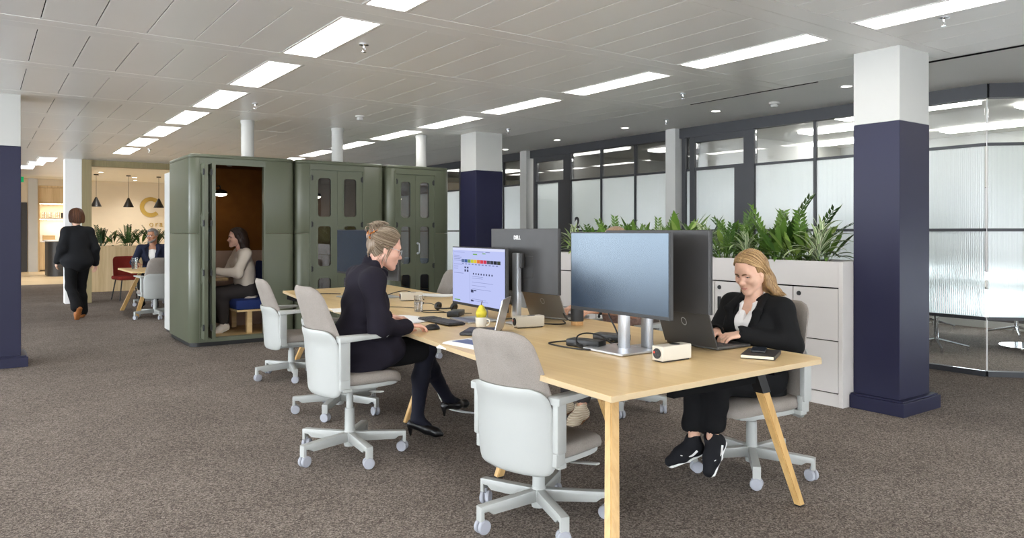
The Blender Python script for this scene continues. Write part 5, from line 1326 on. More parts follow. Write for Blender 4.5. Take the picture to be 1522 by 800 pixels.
    for nm in 'lr':
        if g.get('sleeve', 1.0) > 0.5:
            E, W = J['el_'+nm], J['wr_'+nm]; e = E+(W-E)*g.get('sleeve', 1.0); d = (W-E).normalized(); f.cone(e+d*0.015, e+d*0.07, 0.033, 0.033, k=0.006, op=-1)
    top = fput(g['name'], f, g['mat'], t)
    if g.get('lapel'):
        f = Field(0.004*q, 0.0015, 5); zb, sp = g['vee']; 
        for s_ in (-1, 1):
            pr = lambda z, ww: V3(C.x+tl*(z-C.z)+0.108+o-(0.06 if z > kk.z-0.08 else 0.0)-0.25*max(0, z-C.z-0.02)**1.0*0.6, g.get('voff', 0)+s_*(sp*(z-zb)+ww), z)
            a, b, c = pr(zb+0.01, 0.012), pr((zb+kk.z-0.10)/2, 0.030), pr(kk.z-0.085, 0.030)
            f.chain([a, b, c, kk+V3(-0.01, s_*0.075, 0.0)], [0.010, 0.014, 0.015, 0.012], k=0.012, flat=((0, 1, 0.25*s_), 1.9))
        fput('lapels', f, g['mat'], top)
    if S.get('shirt'):
        h = S['shirt']; f = Field(0.0045*q, h.get('wob', 0.002), 9, 36)
        f.cone(P+V3(0.01, 0, 0.02), C, 0.098, 0.104, k=0.05, flat=(Y, 1.35)); f.cone(C, SH+V3(0.0, 0, -0.05), 0.104, 0.082, k=0.05, flat=(Y, 1.38))
        if S.get('bust'):
            for s_ in (-1, 1): f.ell(C+V3(0.072, s_*0.07, 0.03), (0.052, 0.06, 0.058), k=0.05)
        f.ell(kk+V3(0.02, 0, 0.035), (0.050, 0.052, 0.052), k=0.008, op=-1)
        zb, sp = h.get('vee', (kk.z-0.15, 0.28)); x0 = C.x+0.03; tl = (kk.x-C.x)/max(0.05, kk.z-C.z)
        if not h.get('closed'): f.cut(lambda x, y, z: np.maximum(np.abs(y)-np.minimum(sp*(z-zb), 0.032), x0+tl*(z-C.z)-x+0.02), (x0-0.02, -0.12, zb), (x0+0.3, 0.12, kk.z+0.05), 0.005)
        f.chain([kk+V3(-0.005, -0.058, -0.022), kk+V3(-0.050, -0.030, 0.005), kk+V3(-0.058, 0, 0.010), kk+V3(-0.050, 0.030, 0.005), kk+V3(-0.005, 0.058, -0.022)], [0.008]*5, k=0.010, flat=((0, 0, 1), 2.0))
        for s_ in (-1, 1) if not h.get('closed') else (): f.chain([kk+V3(-0.005, s_*0.058, -0.022), kk+V3(0.045, s_*0.046, -0.052), kk+V3(0.078, s_*0.040, -0.105)], [0.008, 0.0075, 0.004], k=0.008, flat=((0, 1, -0.3*s_), 1.8))
        fput('shirt', f, h['mat'], t)
    b = S['bottom']; o = b.get('ease', 0.014); f = Field(0.0065*q, b.get('wob', 0.003), 17, 26); ln = b.get('length', 0.86)
    f.cone(P+V3(0, 0, 0.10), P, 0.098+o, 0.112+o, k=0.05, flat=(Y, 1.4))
    for nm in 'lr':
        Hh, Kn, A = J['hip_'+nm], J['kn_'+nm], J['an_'+nm]; e = Kn+(A-Kn)*ln
        f.chain([Hh, Kn], [0.084+o, 0.060+o], k=0.05); f.chain([Kn, Kn+(A-Kn)*0.4+V3(-0.014, 0, 0), e], [0.060+o, 0.056+o, b.get('cuff', 0.050)], k=0.03)
        if b.get('foot'): T = J['toe_'+nm]; f.chain([e, A+(T-A)*0.5+V3(0, 0, -0.004)], [0.037, 0.028], k=0.03)
        if ln < 0.97:
            d = (A-Kn).normalized(); f.cone(e+d*0.03, e+d*0.09, b.get('cuff', 0.05)-0.010, b.get('cuff', 0.05)-0.010, k=0.004, op=-1)
    fput(b['name'], f, b['mat'], t)
    for nm in 'lr': S['shoe'](t, J['an_'+nm], J['toe_'+nm], J.get('sole_'+nm))
    h = S['hair']; f = Field(0.003*q, 0, 1, 1, h.get('warp')); f.M = HM; h['fn'](f, J, HM)
    hr = fput('hair', f, h['mat'], t)
    if S.get('brow'):
        f = Field(0.0022*q); f.M = HM
        def on_face(y, z):
            m = (np.abs(lc[:, 1]-y) < 0.004) & (np.abs(lc[:, 2]-z) < 0.004); return (float(lc[m, 0].max()) if m.any() else 0.08)+0.0004
        for s_ in (-1, 1): f.chain([(on_face(s_*y, z), s_*y, z) for y, z in ((0.012, 0.0195), (0.020, 0.0225), (0.028, 0.0245), (0.037, 0.0248), (0.046, 0.0215))], [0.0024, 0.0032, 0.0032, 0.0027, 0.0016], k=0.003, flat=((0, 0, 1), 1.3))
        fput('eyebrows', f, S['brow'], t)
    if S.get('glasses'):
        m = MB(); gm = S['glasses']
        for s_ in (-1, 1):
            ring = [Vector((0.103-0.010*abs(y)/0.02*0.5, s_*0.034+y, z-0.002)) for y, z in rrect(0.046, 0.032, 0.013, 4)]
            m.tube(ring+ring[:1], 0.0016, 6); m.tube([Vector((0.098, s_*0.057, 0.006)), Vector((0.07, s_*0.073, 0.008)), Vector((-0.012, s_*0.081, 0.012)), Vector((-0.030, s_*0.080, -0.006))], 0.0016, 6, 5)
        m.tube([(0.103, -0.012, 0.004), (0.107, 0, 0.007), (0.103, 0.012, 0.004)], 0.0016, 6, 3); m.b.transform(HM); gl = m.obj('glasses', gm, t, True)
        m = MB()
        for s_ in (-1, 1):
            b_ = MB(); b_.prism(rrect(0.045, 0.031, 0.0125, 4), -0.0004, 0.0004, Matrix.Translation((0.101, s_*0.034, -0.002)) @ Matrix(((0, 0, 1, 0), (1, 0, 0, 0), (0, 1, 0, 0), (0, 0, 0, 1)))); merge_into(m, b_)
        m.b.transform(HM); m.obj('lenses', M['lens'], gl)
    return t, HM, hr
def strand_warp(HM, amp=0.0022, freq=70, axis_z=True):
    Mi = np.array(HM.inverted(), dtype=np.float32)
    def w(X):
        l = [X[0]*Mi[i, 0]+X[1]*Mi[i, 1]+X[2]*Mi[i, 2]+Mi[i, 3] for i in range(3)]
        a = np.arctan2(l[1], -l[0]+0.03)
        return amp*(np.sin(a*freq*0.35+8*l[2])+0.7*np.sin(a*freq*0.8-14*l[2]+1.0))
    return w
# shoes ----------------------------------------------------------------
def shoe_frame(A, T):
    x = (T-A); x = x.normalized(); y = V3(0, 0, 1).cross(x); y = y.normalized() if y.length > 1e-3 else V3(0, 1, 0); z = x.cross(y); return x, y, z
def trainer(upper, sole, mark=None):
    def fn(t, A, T, up=None):
        d = T-A; fl = V3(d.x, d.y, d.z); L = 0.255
        x = fl.normalized() if up is None else up[0].normalized(); z = (V3(0, 0, 1) if up is None else up[1]); z = (z-x*z.dot(x)).normalized(); y = z.cross(x)
        m = Matrix((x, y, z)).transposed().to_4x4(); m.translation = A-x*0.045-z*0.085
        f = Field(0.0042); f.M = m
        f.cone((0.045, 0, 0.10), (0.05, 0, 0.045), 0.042, 0.044, k=0.02); f.chain([(0.035, 0, 0.042), (0.14, 0, 0.045), (0.215, 0, 0.034)], [0.036, 0.040, 0.030], k=0.03, flat=((0, 1, 0), 1.08)); f.cone((0.06, 0, 0.085), (0.15, 0, 0.055), 0.036, 0.030, k=0.02)
        f.ell((0.045, 0, 0.135), (0.034, 0.027, 0.045), k=0.006, op=-1)
        s = fput('shoe', f, upper, t)
        f = Field(0.0042); f.M = m; f.chain([(0.03, 0, 0.014), (0.12, 0, 0.012), (0.225, 0, 0.018)], [0.016, 0.014, 0.013], k=0.01, flat=((0, 1, 0), 2.7)); fput('sole', f, sole, s)
        if mark is not None:
            for s_ in (-1, 1):
                b = MB(); b.tube([(0.065, s_*0.046, 0.052), (0.10, s_*0.046, 0.040), (0.13, s_*0.0455, 0.046), (0.168, s_*0.041, 0.066)], [0.0075, 0.0085, 0.006, 0.002], 6, 4); b.b.transform(m); b.obj('side_mark', mark, s, True)
    return fn
def pump(mat):
    def fn(t, A, T, up=None):
        d = T-A; hx = V3(d.x, d.y, 0).normalized(); toe = T; heel = A-hx*0.035+V3(0, 0, -0.035)
        f = Field(0.004); y = V3(0, 0, 1).cross(hx)
        f.chain([heel, A+(T-A)*0.45+V3(0, 0, -0.022), toe+(A-toe)*0.12, toe+hx*0.02], [0.030, 0.030, 0.026, 0.012], k=0.03, flat=((y.x, y.y, 0), 1.2))
        f.ell(A+hx*0.045+V3(0, 0, 0.028), (0.065, 0.034, 0.040), RZ(math.atan2(hx.y, hx.x)), k=0.012, op=-1)
        hb = heel+V3(-hx.x*0.012, -hx.y*0.012, -0.012); hz = min(hb.z-0.03, A.z-0.115)
        f.chain([hb, V3(hb.x+hx.x*0.004, hb.y+hx.y*0.004, hz+0.008)], [0.020, 0.0075], k=0.012)
        fput('shoe', f, mat, t)
    return fn

def strands(parent, HM, guides, n, mats, r=0.0013, jit=0.004, seed=1, mirror=True, name='hair_strands', sub=3):
    """fine locks laid between neighbouring guide lines (control points in the head frame)"""
    rg = random.Random(seed); ms = [MB() for _ in mats]
    for i in range(n):
        s_ = rg.choice((-1, 1)) if mirror else 1
        a = rg.random()*(len(guides)-1.001); k = int(a); u = a-k; w = [0.0]
        j = Vector((rg.gauss(0, jit), rg.gauss(0, jit), rg.gauss(0, jit*0.6))); lift = rg.uniform(-0.3, 1.0)*jit*0.8; cut = rg.uniform(0.90, 1.04)
        pts = []
        A, B = guides[k], guides[k+1]; m = len(A)
        for q in range(m):
            p = Vector(A[q]).lerp(Vector(B[q]), u); p = Vector((p.x, p.y*s_, p.z)); t = q/(m-1)
            p = p+j*(0.35+0.9*t); e = Vector(((p.x+0.016)/0.111, p.y/0.092, (p.z-0.046)/0.100)); en = e.length
            if en < 1.0 and p.z > -0.03: e = e/max(en, 0.2); p = Vector((e.x*0.111-0.016, e.y*0.092, e.z*0.100+0.046))
            c = Vector((-0.015, 0, 0.03)); dirn = (p-c).normalized() if t < 0.6 else Vector((0, s_, 0)); pts.append(p+dirn*lift)
        if cut < 1: pts[-1] = pts[-2].lerp(pts[-1], cut*0.9)
        rad = r*rg.uniform(0.7, 1.3); P2 = catmull(pts, sub); L = len(P2)
        ms[rg.randrange(len(mats))].tube(P2, [rad*(1.0 if z < L*0.8 else max(0.25, 1-(z-L*0.8)/(L*0.22))) for z in range(L)], 4)
    out = MB()
    for i, m in enumerate(ms):
        for f in m.b.faces: f.material_index = i
        merge_into(out, m)
    out.b.transform(HM); o = out.obj(name, mats, parent, True, recalc=False); o['kind'] = 'stuff'; return o
def tone(name, c): return plain(name, c, 0.55, spec=0.35, var=0.08, scale=40)
# ================================================================== THE SIX PEOPLE
SK1 = skin('skin_fair', rgb(222, 178, 154), rgb(198, 136, 122)); SK2 = skin('skin_rosy', rgb(224, 176, 156), rgb(196, 130, 120)); SK3 = skin('skin_tan', rgb(176, 126, 98), rgb(150, 94, 82)); SK4 = skin('skin_warm', rgb(214, 164, 136), rgb(176, 104, 96))
C_COAT = cloth('dark_wool_coat', rgb(29, 26, 35), 0.95, 500, 0.15); C_BLACK = cloth('black_cloth', rgb(16, 16, 18), 0.85); C_TIGHT = cloth('dark_tights', rgb(20, 21, 32), 0.7); C_BLZ = cloth('black_blazer', rgb(20, 20, 21), 0.9, 500, 0.12)
C_JACK = cloth('dark_jacket', rgb(30, 31, 34), 0.9); C_WHITE = cloth('white_shirt', rgb(232, 230, 228), 0.8, 400, 0.03); C_CREAM = cloth('cream_blouse', rgb(214, 202, 188), 0.8, 400, 0.04); C_NAVY = cloth('navy_blazer', rgb(36, 40, 58), 0.9); C_GREY = cloth('grey_trousers', rgb(60, 56, 56), 0.9)
C_MAUVE = cloth('mauve_top', rgb(134, 108, 98), 0.9, 60, 0.2)
SHOE_BLACK = plain('black_leather', rgb(18, 18, 20), 0.35); SHOE_MESH = cloth('black_trainer_mesh', rgb(24, 24, 28), 0.8); SOLE_W = plain('white_rubber_sole', rgb(228, 228, 226), 0.6); SHOE_W = plain('white_shoe', rgb(214, 206, 196), 0.6); TANS = plain('tan_leather', rgb(150, 92, 44), 0.6)
SHOE_BROWN = plain('brown_leather', rgb(120, 76, 44), 0.5)
H_GREY = hairmat('hair_greying_blonde', rgb(80, 64, 50), rgb(116, 98, 80), rgb(150, 134, 114)); H_BLOND = hairmat('hair_blonde', rgb(110, 82, 52), rgb(146, 114, 76), rgb(176, 144, 100)); H_DARK = hairmat('hair_dark_brown', rgb(30, 20, 16), rgb(46, 32, 26), rgb(64, 46, 36)); H_BROWN = hairmat('hair_auburn', rgb(58, 34, 22), rgb(88, 54, 34), rgb(112, 74, 48)); H_SALT = hairmat('hair_grey', rgb(74, 72, 70), rgb(116, 113, 110), rgb(150, 147, 143)); H_LIGHT = hairmat('hair_light_brown', rgb(110, 84, 60), rgb(146, 116, 88), rgb(176, 148, 118))
B_DARK = plain('brow_dark', rgb(70, 52, 40), 0.8); B_LIGHT = plain('brow_light', rgb(112, 80, 56), 0.8); B_GREY = plain('brow_grey', rgb(110, 96, 84), 0.8)
def skull(f, up=0.0, k=0.02, r=0.009, front=0.055):
    """hair cap over the skull with a hairline on the forehead and behind the ears"""
    f.ell((-0.016, 0, 0.046+up), (0.098+r, 0.078+r, 0.086+r), k=k)
    f.cut(lambda x, y, z: np.maximum(np.maximum(0.038-x, z-0.115), -(front-(z*0.95)) if False else (z-0.092)), (0.0, -0.1, -0.2), (0.16, 0.1, 0.10), 0.012)
    f.cut(lambda x, y, z: np.maximum(np.maximum(z+0.0-0.012*0, -0.030-x), -1+0*x), (-0.03, -0.12, -0.2), (0.15, 0.12, 0.0), 0.01)

# --- woman in the dark coat ---------------------------------------------------
def hair_updo(f, J, HM):
    skull(f, 0.0, r=0.003)
    f.ell((-0.075, 0, 0.010), (0.048, 0.062, 0.060), k=0.03); f.ell((-0.085, 0, 0.092), (0.044, 0.046, 0.036), k=0.02); f.ell((-0.050, 0.012, 0.128), (0.042, 0.034, 0.020), RY(0.3), k=0.012); f.ell((-0.10, -0.015, 0.065), (0.03, 0.035, 0.03), k=0.012)
    for s_ in (-1, 1):
        f.chain([(0.040, s_*0.060, 0.088), (0.005, s_*0.083, 0.055), (-0.045, s_*0.078, 0.030)], [0.005, 0.005, 0.012], k=0.02); f.chain([(0.012, s_*0.081, 0.03), (0.004, s_*0.083, -0.02), (0.0, s_*0.08, -0.055)], [0.004, 0.0035, 0.002], k=0.004)
    for a, b, c in (((-0.09, 0.01, 0.12), (-0.12, 0.02, 0.135), (-0.15, 0.03, 0.125)), ((-0.07, -0.02, 0.135), (-0.06, -0.03, 0.16), (-0.03, -0.03, 0.165)), ((-0.105, -0.03, 0.0), (-0.11, -0.04, -0.05), (-0.10, -0.035, -0.08)), ((-0.08, 0.03, 0.13), (-0.09, 0.05, 0.155), (-0.115, 0.06, 0.15))): f.chain([a, b, c], [0.009, 0.006, 0.002], k=0.01)
OW = dict(pelvis=V3(0.0, 0, 0.62), hem=V3(0.0, 0, 0.535), chest=V3(0.075, 0, 0.90), neck=V3(0.125, 0, 1.105), head=V3(0.205, 0.0, 1.245), turn=(0.26, -0.10, 0.0),
    sh_l=V3(0.085, 0.165, 1.072), sh_r=V3(0.070, -0.168, 1.068), el_l=V3(0.12, 0.27, 0.80), el_r=V3(0.085, -0.245, 0.785), wr_l=V3(0.33, 0.27, 0.785), wr_r=V3(0.285, -0.155, 0.778),
    hand_l=((0.82, -0.55, -0.10), (0.05, 0.0, 1), dict(curl=(0.35, 0.5, 0.3))), hand_r=((0.97, 0.12, -0.10), (0, 0.05, 1), dict(curl=(0.30, 0.45, 0.3), spread=0.05)),
    hip_l=V3(0.03, 0.085, 0.605), hip_r=V3(0.03, -0.085, 0.605), kn_l=V3(0.50, 0.12, 0.585), kn_r=V3(0.475, -0.02, 0.60), an_r=V3(0.455, 0.095, 0.135), toe_r=V3(0.58, 0.03, 0.030), an_l=V3(0.82, 0.42, 0.155), toe_l=V3(1.00, 0.50, 0.085))
t, HM, hr = person('woman in a dark coat and glasses with pinned-up hair typing at the long table', (1.855, 4.255), math.radians(-7), OW, dict(hs=0.97, skin=SK2, age=1.0, gaze=(-0.05, -0.35),
    top=dict(name='coat', mat=C_COAT, ease=0.018, wob=0.008, collar=True, collar_h=0.055, wide=1.33, hip=0.02, wf=30, extra=((V3(0.0, 0, 0.66), (0.175, 0.215, 0.135)), (V3(0.14, -0.12, 0.635), (0.15, 0.115, 0.105)), (V3(0.14, 0.12, 0.635), (0.15, 0.11, 0.105)))), bottom=dict(name='tights', mat=C_TIGHT, ease=0.0, length=1.0, foot=True, cuff=0.038, wob=0.0),
    shoe=pump(SHOE_BLACK), hair=dict(mat=H_GREY, fn=hair_updo, warp=None), brow=B_GREY, glasses=M['silver']))
f = Field(0.0065, 0.003, 8, 26); f.cone((0.02, 0, 0.66), (0.02, 0, 0.63), 0.105, 0.115, k=0.05, flat=((0, 1, 0), 1.3))
for h_, k_ in (('hip_l', 'kn_l'), ('hip_r', 'kn_r')): f.cone(OW[h_], OW[h_]+(OW[k_]-OW[h_])*0.86, 0.094, 0.078, k=0.08)
fput('skirt', f, C_BLACK, t)
k = N('tortoiseshell'); k.set(Roughness=0.25); a_ = k.n('ShaderNodeTexNoise', Scale=70.0, Detail=2.0); k.l(k.coord(), a_.inputs['Vector']); k.l(k.ramp(a_.outputs[0], [(0.42, rgb(40, 22, 14)), (0.55, rgb(150, 84, 36)), (0.65, rgb(196, 132, 66))]), k.b.inputs['Base Color'])
UG = [[(0.066, 0.012, 0.108), (0.020, 0.020, 0.142), (-0.045, 0.015, 0.138), (-0.085, 0.0, 0.118), (-0.095, 0.02, 0.135)], [(0.060, 0.040, 0.098), (0.015, 0.062, 0.118), (-0.045, 0.052, 0.116), (-0.085, 0.025, 0.102), (-0.10, -0.01, 0.125)],
      [(0.046, 0.064, 0.070), (0.0, 0.084, 0.070), (-0.050, 0.074, 0.074), (-0.092, 0.040, 0.078), (-0.115, 0.0, 0.105)], [(0.030, 0.076, 0.030), (-0.010, 0.088, 0.030), (-0.058, 0.078, 0.036), (-0.102, 0.040, 0.050), (-0.122, 0.005, 0.085)],
      [(-0.028, 0.076, -0.030), (-0.055, 0.074, -0.020), (-0.085, 0.055, 0.005), (-0.112, 0.030, 0.030), (-0.125, 0.0, 0.065)], [(-0.060, 0.040, -0.070), (-0.085, 0.038, -0.045), (-0.105, 0.030, -0.010), (-0.118, 0.015, 0.025), (-0.125, -0.01, 0.060)]]
GT = [tone('grey_hair_light', rgb(158, 143, 123)), tone('grey_hair_mid', rgb(126, 109, 90)), tone('grey_hair_dark', rgb(98, 81, 65))]
strands(hr, HM, UG, 900, GT, 0.0010, 0.0035, 4)
strands(hr, HM, [[(-0.09, 0.0, 0.10), (-0.11, 0.02, 0.13), (-0.10, 0.05, 0.150), (-0.07, 0.06, 0.145)], [(-0.08, 0.0, 0.12), (-0.09, 0.01, 0.15), (-0.06, 0.03, 0.165), (-0.02, 0.02, 0.155)], [(-0.10, 0.0, 0.09), (-0.14, 0.01, 0.11), (-0.155, 0.03, 0.10), (-0.15, 0.05, 0.07)]], 110, GT, 0.0011, 0.008, 9)
strands(hr, HM, [[(0.03, 0.076, 0.02), (0.022, 0.084, -0.02), (0.016, 0.082, -0.06), (0.02, 0.078, -0.085)], [(-0.05, 0.07, -0.05), (-0.06, 0.06, -0.09), (-0.06, 0.055, -0.12), (-0.055, 0.06, -0.14)]], 40, GT, 0.0007, 0.007, 12)
m = MB()
for i in range(6):
    a = -0.9+i*0.36; m.tube([(-0.098+0.02*math.cos(a), -0.045+0.018*i, 0.10), (-0.128, -0.05+0.02*i, 0.075+0.01*math.sin(a)), (-0.120, -0.045+0.018*i, 0.035)], [0.006, 0.007, 0.004], 6, 4)
m.cyl((-0.118, -0.05, 0.088), (-0.118, 0.055, 0.088), 0.010, seg=10); m.b.transform(HM); m.obj('hair_claw', k.m, hr, True)

# --- blonde woman ---------------------------------------------------------------
def hair_long(f, J, HM):
    skull(f, 0.0, r=0.003)
    for s_ in (-1, 1):
        f.chain([(0.068, s_*0.012, 0.098), (0.060, s_*0.050, 0.082), (0.030, s_*0.076, 0.058), (-0.012, s_*0.080, 0.025), (-0.040, s_*0.078, -0.045)], [0.002, 0.002, 0.003, 0.006, 0.014], k=0.01)
        f.chain([(-0.040, s_*0.078, -0.045), (-0.050, s_*0.088, -0.10), (-0.058, s_*0.118, -0.150), (-0.075, s_*0.150, -0.178)], [0.014, 0.018, 0.016, 0.006], k=0.03, flat=((1, 0, 0), 1.4))
    f.chain([(-0.075, 0, 0.02), (-0.088, 0, -0.08), (-0.085, 0, -0.17), (-0.085, 0, -0.24)], [0.050, 0.052, 0.046, 0.022], k=0.04, flat=((0, 1, 0), 1.35))
BW = dict(pelvis=V3(0.0, 0, 0.545), hem=V3(0.0, 0, 0.445), chest=V3(0.005, 0, 0.80), neck=V3(0.025, 0, 0.995), head=V3(0.055, 0.0, 1.122), turn=(0.36, 0.06, 0.0),
    sh_l=V3(-0.005, 0.170, 0.925), sh_r=V3(0.01, -0.170, 0.925), el_l=V3(0.015, 0.255, 0.735), el_r=V3(0.06, -0.245, 0.745), wr_l=V3(0.205, 0.075, 0.790), wr_r=V3(0.255, -0.075, 0.790),
    hand_l=((0.86, -0.32, -0.12), (0.1, 0.15, 1), dict(curl=(0.40, 0.5, 0.35))), hand_r=((0.86, 0.30, -0.12), (0.1, -0.15, 1), dict(curl=(0.40, 0.5, 0.35))),
    hip_l=V3(0.02, 0.085, 0.525), hip_r=V3(0.02, -0.085, 0.525), kn_l=V3(0.40, 0.04, 0.545), kn_r=V3(0.41, -0.07, 0.54), an_l=V3(0.355, -0.005, 0.225), toe_l=V3(0.43, 0.05, 0.03), an_r=V3(0.405, -0.095, 0.195), toe_r=V3(0.58, -0.145, 0.11),
    sole_l=(V3(0.62, 0.20, -0.72), V3(0.74, 0.0, 0.62)), sole_r=(V3(0.93, -0.20, -0.28), V3(0.28, 0, 1)))
t, HM, hr = person('blonde woman in a black blazer and white shirt working on a laptop', (3.60, 2.625), math.radians(177), BW, dict(hs=0.89, skin=SK1, gaze=(0.05, -0.35), bust=True,
    top=dict(name='blazer', mat=C_BLZ, ease=0.012, wob=0.004, vee=(0.67, 0.30), lapel=True, wf=26, collar=True), shirt=dict(mat=C_WHITE, vee=(0.85, 0.26)),
    bottom=dict(name='trousers', mat=C_BLACK, ease=0.014, length=0.72, cuff=0.072), shoe=trainer(SHOE_MESH, SOLE_W, SOLE_W), hair=dict(mat=H_BLOND, fn=hair_long, warp=None), brow=B_LIGHT))

BG = [[(0.074, -0.004, 0.100), (0.070, 0.042, 0.092), (0.046, 0.074, 0.064), (-0.006, 0.086, 0.030), (-0.036, 0.094, -0.045), (-0.040, 0.112, -0.115), (-0.046, 0.150, -0.170)], [(0.046, 0.002, 0.126), (0.040, 0.054, 0.114), (0.014, 0.082, 0.070), (-0.024, 0.090, 0.020), (-0.048, 0.095, -0.05), (-0.058, 0.116, -0.12), (-0.072, 0.162, -0.178)],
      [(0.0, 0.004, 0.140), (-0.010, 0.060, 0.122), (-0.030, 0.086, 0.070), (-0.052, 0.090, 0.010), (-0.064, 0.093, -0.06), (-0.074, 0.106, -0.13), (-0.098, 0.150, -0.190)], [(-0.040, 0.006, 0.136), (-0.060, 0.056, 0.112), (-0.076, 0.077, 0.05), (-0.086, 0.076, -0.01), (-0.092, 0.074, -0.08), (-0.096, 0.072, -0.17), (-0.098, 0.076, -0.27)], [(-0.075, 0.002, 0.118), (-0.100, 0.028, 0.085), (-0.114, 0.030, 0.03), (-0.120, 0.03, -0.02), (-0.124, 0.03, -0.09), (-0.128, 0.03, -0.18), (-0.130, 0.03, -0.28)]]
BT = [tone('blonde_light', rgb(200, 166, 118)), tone('blonde_mid', rgb(164, 130, 86)), tone('blonde_dark', rgb(122, 92, 58))]
strands(hr, HM, BG, 1300, BT, 0.0011, 0.003, 6)

# --- colleague hidden behind the screens ------------------------------------------
def hair_short(f, J, HM):
    skull(f, 0.004, r=0.014); f.ell((-0.06, 0, 0.0), (0.055, 0.076, 0.075), k=0.03)
HP = dict(pelvis=V3(0.0, 0, 0.54), chest=V3(0.03, 0, 0.84), neck=V3(0.06, 0, 1.085), head=V3(0.10, 0, 1.245), turn=(0.25, 0.1, 0.0),
    sh_l=V3(0.04, 0.185, 1.01), sh_r=V3(0.04, -0.185, 1.01), el_l=V3(0.20, 0.27, 0.765), el_r=V3(0.22, -0.25, 0.765), wr_l=V3(0.44, 0.12, 0.785), wr_r=V3(0.44, -0.12, 0.785),
    hand_l=((0.9, -0.22, -0.1), (0.1, 0.1, 1), dict(curl=(0.35, 0.5, 0.35))), hand_r=((0.9, 0.22, -0.1), (0.1, -0.1, 1), dict(curl=(0.35, 0.5, 0.35))),
    hip_l=V3(0.02, 0.09, 0.52), hip_r=V3(0.02, -0.09, 0.52), kn_l=V3(0.44, 0.12, 0.52), kn_r=V3(0.44, -0.1, 0.52), an_l=V3(0.56, 0.10, 0.10), toe_l=V3(0.75, 0.12, 0.03), an_r=V3(0.50, -0.12, 0.10), toe_r=V3(0.68, -0.12, 0.03))
k = N('striped_knit'); k.set(Roughness=0.9); w_ = k.n('ShaderNodeTexWave', wave_type='BANDS', bands_direction='Z'); w_.inputs['Scale'].default_value = 22.0; k.l(k.coord(), w_.inputs['Vector']); k.l(k.ramp(w_.outputs[0], [(0.0, rgb(214, 200, 176)), (0.45, rgb(206, 190, 166)), (0.5, rgb(38, 66, 54)), (0.7, rgb(120, 84, 60)), (1.0, rgb(214, 200, 176))]), k.b.inputs['Base Color'])
t, HM, hr = person('colleague hidden behind the monitors, bare forearms typing on a grey laptop', (4.02, 4.13), math.radians(184), HP, dict(hs=0.95, skin=SK4, male=True, q=1.3, skin_arm=0.95,
    top=dict(name='top', mat=C_MAUVE, sleeve=0.42), bottom=dict(name='trousers', mat=C_GREY, length=0.85), shoe=trainer(k.m, SHOE_BROWN), hair=dict(mat=H_LIGHT, fn=hair_short)))
m = MB(); W_, E_ = HP['wr_l'], HP['el_l']; d_ = (W_-E_).normalized(); p_ = W_-d_*0.035; m.cyl(p_-d_*0.010, p_+d_*0.010, 0.029, seg=20); m.box(p_+V3(0, 0, 0.029), (0.03, 0.03, 0.008), None, 0.002); m.obj('wristwatch', M['dark_grey'], t, True)

# --- woman seated in the open pod --------------------------------------------------
def hair_darklong(f, J, HM):
    skull(f, 0.0, r=0.005)
    f.chain([(-0.07, 0, 0.04), (-0.095, 0, -0.06), (-0.115, 0, -0.18), (-0.12, 0, -0.30)], [0.066, 0.062, 0.055, 0.030], k=0.05, flat=((0, 1, 0), 1.2))
    for s_ in (-1, 1): f.chain([(0.045, s_*0.045, 0.095), (0.0, s_*0.083, 0.03), (-0.04, s_*0.08, -0.05), (-0.07, s_*0.07, -0.15)], [0.015, 0.018, 0.025, 0.03], k=0.03)
PW = dict(pelvis=V3(0.0, 0, 0.60), hem=V3(0.0, 0, 0.52), chest=V3(0.05, 0, 0.92), neck=V3(0.085, 0, 1.135), head=V3(0.13, 0, 1.275), turn=(0.02, 0.0, 0.0),
    sh_l=V3(0.06, 0.175, 1.07), sh_r=V3(0.06, -0.175, 1.07), el_l=V3(0.17, 0.24, 0.83), el_r=V3(0.20, -0.22, 0.82), wr_l=V3(0.38, 0.16, 0.86), wr_r=V3(0.42, -0.12, 0.80),
    hand_l=((0.95, -0.1, 0.15), (0, 0.3, 1), dict(curl=(0.3, 0.4, 0.3))), hand_r=((0.95, 0.15, 0.0), (0, -0.2, 1), dict(curl=(0.3, 0.4, 0.3))),
    hip_l=V3(0.02, 0.09, 0.595), hip_r=V3(0.02, -0.09, 0.595), kn_l=V3(0.36, 0.12, 0.57), kn_r=V3(0.37, -0.07, 0.57), an_l=V3(0.30, 0.10, 0.19), toe_l=V3(0.47, 0.12, 0.11), an_r=V3(0.31, -0.08, 0.19), toe_r=V3(0.48, -0.08, 0.11))
t, HM, hr = person('woman in a cream blouse with long dark hair seated inside the open pod', (2.80, 9.78), math.radians(178), PW, dict(hs=0.92, skin=SK2, q=1.5, bust=True,
    top=dict(name='blouse', mat=C_CREAM, ease=0.018, wob=0.006, wf=26), bottom=dict(name='trousers', mat=C_GREY, ease=0.022, length=0.93, cuff=0.055), shoe=trainer(SHOE_W, SOLE_W), hair=dict(mat=H_DARK, fn=hair_darklong), brow=B_DARK))

DT = [tone('dark_hair_a', rgb(34, 24, 20)), tone('dark_hair_b', rgb(56, 40, 32))]
strands(hr, HM, [[tuple(c*1.03 for c in p) for p in g] for g in BG], 220, DT, 0.0026, 0.005, 8)

